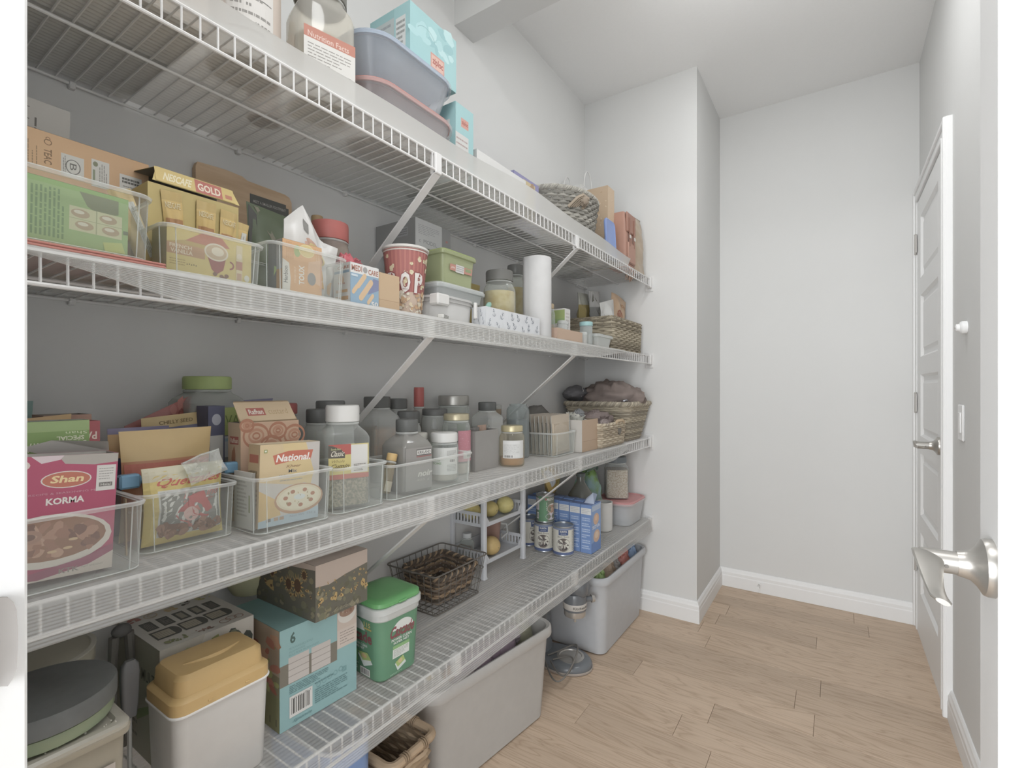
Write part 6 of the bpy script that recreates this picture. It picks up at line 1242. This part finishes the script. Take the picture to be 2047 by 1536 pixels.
jar('spice_cup', 'tiny clear cup of pink salt leaning in the pink tray', 'cup', .315, 1.628, B+.006, .0205, .075, lid=(.01, 1.05, clear('d5d6d4', .5)), body=CLEAR2, fill=('c09a8c', .5), sh=.08, neck=.98, rx=-.25, collar=False)
jar('spice_cup', 'clear cup with a teal lid by the seagrass basket', 'cup', .325, 1.83, B, .026, .098, lid=(.014, 1.04, M('8fbcbc', rough=.4)), body=clear('cdd3d3', .35, .1), fill=('b9b4ac', .6), sh=.1, neck=.96, smooth_lid=True, collar=False)
t = tub('clear_tub', 'small clear tub of trail mix in front of the seagrass basket', 'food container', .318, 1.945, B, .036, .070, .042, .080, .052, .014, CLEAR2, lid=(.006, .003, clear('d5d7d6', .4, .1)))
b = MB(); mound(b, (0, 0, .016), .03, .06, .015, 3, .15); b.build('contents', two_tone('trail_mix', 'a58c80', 'c0aca0', 60, .7), t)
jar('spice_cup', 'little clear cup left of the trail mix tub', 'cup', .335, 1.775, B, .018, .05, lid=(.008, 1.04, CLEAR2), body=CLEAR2, fill=('b8a89c', .5), sh=.08, neck=.97, smooth_lid=True, collar=False)
# --- seagrass basket with snack bags
t = thing('seagrass_basket', 'square seagrass basket of snack bags on the second shelf', 'basket', (.225, 2.275, B))
woven(t, .112, .190, .115, .198, .150, .018, 15, 34, [M('9a8f78', rough=.8), M('8a7f6a', rough=.8), M('aea289', rough=.8)], rim=.007, amp=.0045, seed=13)
pouch('coffee_bag', 'kraft orange bag with a red oval leaning in the seagrass basket', 'bag', .245, 2.365, B+.035, .20, .268, .05, [(1, 'c9a57e')], rot=(-.12, 0, 0), seed=61, wr=.004, sag=.03, pr=lambda p: (p.ring(.42, .62, .17, .09, .03, 'b06a52'), p.ell(.42, .62, .12, .04, 'b87a60'), p.text(.35, .42, .8, .47, 'coffee', 'a08060', .01), p.text(.58, .8, .9, .86, 'ROAST', 'b58258', .02)))
pouch('chip_bag', 'silver and black snack bag in the seagrass basket', 'bag', .185, 2.255, B+.03, .17, .275, .05, [(.5, 'b5b3ae'), (.7, '8c8c88'), (1, 'b9b8b5')], rot=(.15, 0, .1), seed=62, wr=.006, pr=lambda p: (p.poly([(.2, .8), (.8, .6), (.8, .75), (.3, .95)], '7b7c6c'), p.blobs(.2, .5, .7, .7, 6, ['6f6f6c', '8f8f62'], .07, 3)))
pouch('chip_bag', 'olive and white snack bag at the left of the seagrass basket', 'bag', .160, 2.165, B+.03, .13, .255, .05, [(.45, 'b8b49c'), (.8, 'a08e4c'), (1, 'b5b5a8')], rot=(.1, 0, .1), seed=63, wr=.005)
pouch('chip_bag', 'pale grey snack bag at the front of the seagrass basket', 'bag', .275, 2.215, B+.03, .17, .215, .04, [(1, 'c3c2be')], rot=(.25, 0, 0), seed=64, wr=.005, pr=lambda p: p.poly([(.1, .6), (.9, .4), (.9, .5), (.2, .75)], '8f9098'))
# ================================================================ topmost shelf
A = ZA
carton('moving_box', 'brown cardboard box at the near end of the topmost shelf', 'box', .135, .385, .335, .30, A, .24, 'b39b85', F=full('b59d87'), B=lambda p: (p.rect(0, 0, 1, 1, 'b09a8a'), p.rect(.47, 0, .53, 1, 'bfae9e'), p.rect(.1, .2, .35, .75, 'b8a698')))
def nutr(p): p.rect(0, 0, 1, 1, 'ccc8c2'); p.rect(.0, .0, .42, 1, 'c9bcb0'); p.text(.48, .86, .92, .95, 'Nutrition', '7b7873', .02); p.lines(.47, .1, .95, .82, 10, '8d8983', 3, .35); p.rect(.45, .5, .97, .51, '77746f')
t = jar('oat_canister', 'beige cardboard canister with a nutrition label on the topmost shelf', 'canister', .285, .468, A, .060, .23, lid=(.016, 1.02, 'c4bcb2'), body=M('c6b6a8', rough=.55), neck=.99, sh=.04, labz=(.02, .98), laba=(-1.9, .35), lab=nutr, smooth_lid=True, collar=False)
jar('sauce_bottle', 'orange-brown bottle behind the beige canister', 'bottle', .16, .575, A, .034, .24, lid=(.02, .5, 'b09a80'), body=clear('b78a6c', .7, .12), fill=('b58a6e', .9), neck=.5, sh=.3)
t = jar('glass_jug', 'large square glass jar with a black lid and red-white label', 'jar', .288, .622, A, .056, .262, lid=(.036, .92, M('74746c', rough=.4)), body=clear('ece9e0', .22, .06, 'f2efe8'), fill=None, sq=.42, neck=.86, sh=.2, labz=(.04, .72), rz=-.25, lab=lambda p: (p.rect(-.08, 0, 1.05, .82, 'cac7c1'), p.rect(-.08, .82, 1.05, 1, 'b87864'), p.text(.0, .84, .9, .93, 'Nutrition Facts', 'd0b3a6', .01), p.lines(.0, .3, .95, .76, 9, '8e8a84', 3, .3), p.lines(.0, .06, .8, .22, 4, '8e8a84', 6, .3)))
b = MB(); b.lathe([(.05, .004), (.052, .01), (.05, .14), (.02, .145)], 30); b.build('folded_bag', clear('d0c6b4', .35, .1), t)
FR = clear('f0f1f2', .15, .15, 'f6f7f8')
t = tub('food_box', 'clear food box with a red lid under the blue-lidded one', 'food container', .262, .845, A, .066, .125, .090, .152, .108, .062, FR, lid=(.010, .002, M('c07c70', rough=.4)))
b = MB(); b.loft([rrect(.060, .118, .05, .012, 7), rrect(.068, .130, .055, .06, 7)]); b.build('contents', clear('d3ab9a', .5, .3), t)
tub('food_box', 'clear food box with a blue lid stacked on the red-lidded one', 'food container', .262, .845, A+.1135, .066, .125, .090, .148, .100, .062, clear('eef1f4', .15, .15, 'f4f6f8'), lid=(.010, .002, clear('b4c4d8', .6, .2)))
def teal_f(p):
    p.rect(0, 0, 1, 1, '8fbdbf'); p.blobs(.05, .5, .95, .95, 14, ['9cc6c8', 'a9cdce', '85b4b8'], .12, 3); p.rect(.42, .12, .72, .40, 'c98f80'); p.rect(.44, .15, .70, .37, 'd0a898'); p.text(.46, .18, .69, .34, 'ziploc', 'a8584e', .03); p.ring(.32, .55, .2, .2, .01, '7ea9ac', 12, .2, 2.6)
def teal_n(p): p.rect(0, 0, 1, 1, 'a9b3b2'); p.rect(0, .85, 1, 1, '86b4b6'); p.rect(.62, .0, 1, 1, '8fbdbf'); p.rect(.66, .25, .9, .8, 'c6c9c6'); p.lines(.68, .3, .88, .75, 5, '8a8d8a', 3); p.lines(.05, .2, .55, .8, 6, '90979a', 4)
carton('bag_box', 'teal box of plastic bags on top of the blue-lidded food box', 'box', .835, 1.005, .330, .14, A+.2190, .138, '8cbabc', F=teal_f, N=teal_n, B=full('84b0b2'))
carton('bag_box', 'teal box standing beside the red-lidded food box', 'box', 1.020, 1.098, .315, .20, A, .212, '8cbabc', F=lambda p: (p.rect(0, 0, 1, 1, '8fbdbf'), p.rect(.3, .72, .72, .84, 'c98f80'), p.text(.34, .745, .69, .815, 'ziploc', 'a8584e', .03), p.rect(.0, .02, .72, .62, 'c3c2be'), p.lines(.05, .06, .66, .58, 8, 'a5918c', 3, .3)), N=teal_n)
def app(p): p.rect(0, 0, 1, 1, 'c2c1be'); p.poly([(0, .2), (.7, .2), (1, .6), (1, 1), (0, 1)], 'cfcecb'); p.blobs(.35, .55, .5, .7, 3, ['9c9a96'], .06, 3); p.text(.6, .25, .8, .4, 'SALTON', 'b08a80', .02)
carton('appliance_box', 'low white appliance box on the topmost shelf', 'box', 1.118, 1.385, .312, .2, A, .122, 'c3c2bf', F=app, N=full('b5b4b1'), B=full('bdbcb8'))
carton('cereal_box', 'purple and yellow box lying before the round basket', 'box', 1.43, 1.60, .235, .2, A, .196, '8d8ab2', F=lambda p: (p.rect(0, 0, 1, 1, '8d8ab2'), p.rect(.35, .2, .85, .95, 'c4b184'), p.blobs(.4, .5, .8, .9, 6, ['a88a6c', 'cbb88c'], .08, 3)), N=lambda p: (p.rect(0, 0, 1, 1, '8886ae'), p.rect(.45, .3, .95, .98, 'c2ae82')), B=full('9a98b4'))
# round grey basket with a knotted handle
t = thing('seagrass_basket', 'round grey seagrass basket with a knotted handle on the topmost shelf', 'basket', (.185, 1.845, A))
GB = [M('9c988e', rough=.85), M('8d8a81', rough=.85), M('aba79c', rough=.85)]
woven(t, .128, .165, .158, .205, .215, .05, 17, 46, GB, rim=.010, amp=.0045, rnd=True, seed=17)
b = MB()
for k in range(5): b.tube([(.120+.004*k, -.135+.012*k, .14+.003*k), (.155, -.125+.012*k, .172), (.167, -.10+.012*k, .188), (.160, -.075+.008*k, .176), (.145, -.06, .15)], .006, 6)
b.build('rope_handle', M('a5947f', rough=.8), t, smooth=60)
b = MB(); b.ball((.158, -.075, .172), .016, .022, .02, 12, 8, 0, lambda d: 1+.2*math.sin(d.x*9+d.y*11)); b.build('handle_knot', M('988875', rough=.8), t)
# white paper bag, kraft box, blue lid, handbag, satin bag
t = thing('paper_bag', 'white paper bag with rope handles behind the round basket', 'bag', (.085, 2.245, A)); b = MB()
b.loft([[(x, y, z) for x, y in ((.05, .07), (0, .066), (-.05, .07), (-.05, -.07), (0, -.066), (.05, -.07))] for z in (0, .02, .43)], True, False); b.build('bag_body', M('cfcecb', rough=.8), t, smooth=0)
for s in (-1, 1):
    b = MB(); b.tube([(s*.05, -.045+.0, .42)]+[(s*.05+s*.006, -.042*math.cos(PI*k/12)*1.05, .427+.085*math.sin(PI*k/12)) for k in range(13)]+[(s*.05, .045, .42)], .0026, 6); b.build('rope_handle', M('d3d2cf', rough=.8), t)
carton('gift_box', 'tall kraft gift box speckled with dots beside the round basket', 'box', 2.115, 2.195, .30, .15, A, .365, 'c3a888', F=lambda p: (p.rect(0, 0, 1, 1, 'c6ac8c'), p.blobs(.05, .05, .95, .95, 40, ['d0bfa4', 'c9b496', 'b89c7c'], .03, 3, .3)), N=lambda p: (p.rect(0, 0, 1, 1, 'bca181'), p.blobs(.05, .05, .95, .95, 50, ['cbb798', 'b0946f'], .03, 6, .4)))
t = thing('plastic_tray', 'upright blue plastic tray between the round basket and the gift box', 'tray', (.338, 2.055, A), (0, -.06, 0)); BLU = M('7f97cf', rough=.35); b = MB()
b.loft([[(x, q[0], .09+q[1]) for q in [(p[0], p[1]) for p in rrect(.055-e, .09-e, .02, 0, 5)]] for x, e in ((0, .003), (.004, 0), (.010, 0), (.012, .004), (.010, .008))]); b.build('panel', BLU, t); b = MB(); b.box(-.012, .0, -.03, .03, .04, .10, b=.003); b.build('latch', M('a9b4d6'), t)
t = thing('handbag', 'terracotta leather satchel near the end of the topmost shelf', 'handbag', (.316, 2.252, A)); LE = M('ad7f6b', rough=.5, spec=.3)
b = MB(); b.loft([rrect(.042, .060, .012, 0, 4), rrect(.045, .064, .014, .02, 4), rrect(.043, .062, .014, .20, 4), rrect(.036, .058, .012, .255, 4), rrect(.03, .054, .01, .262, 4)]); b.build('bag_body', LE, t, smooth=40)
b = MB(); b.box(.040, .049, -.058, .058, .165, .258, b=.004); b.build('front_flap', M('a67764', rough=.5), t)
b = MB(); b.box(.042, .052, -.05, .05, .02, .12, b=.006); b.build('front_pocket', M('b0826e', rough=.5), t)
for y in (-.03, .03):
    b = MB(); b.box(.049, .053, y-.006, y+.006, .10, .235, b=.001); st_ = b.build('strap', M('9a6c5a', rough=.5), t)
    b = MB(); b.box(.052, .056, y-.009, y+.009, .135, .152, b=.002); b.build('buckle', M('c9c6c0', rough=.3, metal=.4), st_)
b = MB(); rd = random.Random(3)
for i in range(9):
    y = -.05+i*.0085; b.tube([(.046, y, .0), (.05+rd.uniform(-.01, .01), y+rd.uniform(-.008, .008), -.02), (.048+rd.uniform(-.02, .005), y+rd.uniform(-.03, .02), -.052-rd.uniform(0, .012))], .0022, 5)
o = b.build('fringe', M('a58672', rough=.6), t); o['kind'] = 'stuff'
t = thing('gift_bag', 'brown satin bag against the end wall on the topmost shelf', 'bag', (.322, 2.410, A))
f, bb = pillow(.170, .290, .085, True, 71, .005, 18, 22, top=lambda u: .012*u); bb.build('bag_body', M('a9957c', rough=.3, spec=.45), t, smooth=70)
b = MB(); b.tube([(.001, -.083, .2895), (.002, 0, .2955), (.001, .083, .302)], .0014, 5); b.build('hem', M('9c886f', rough=.4), t)
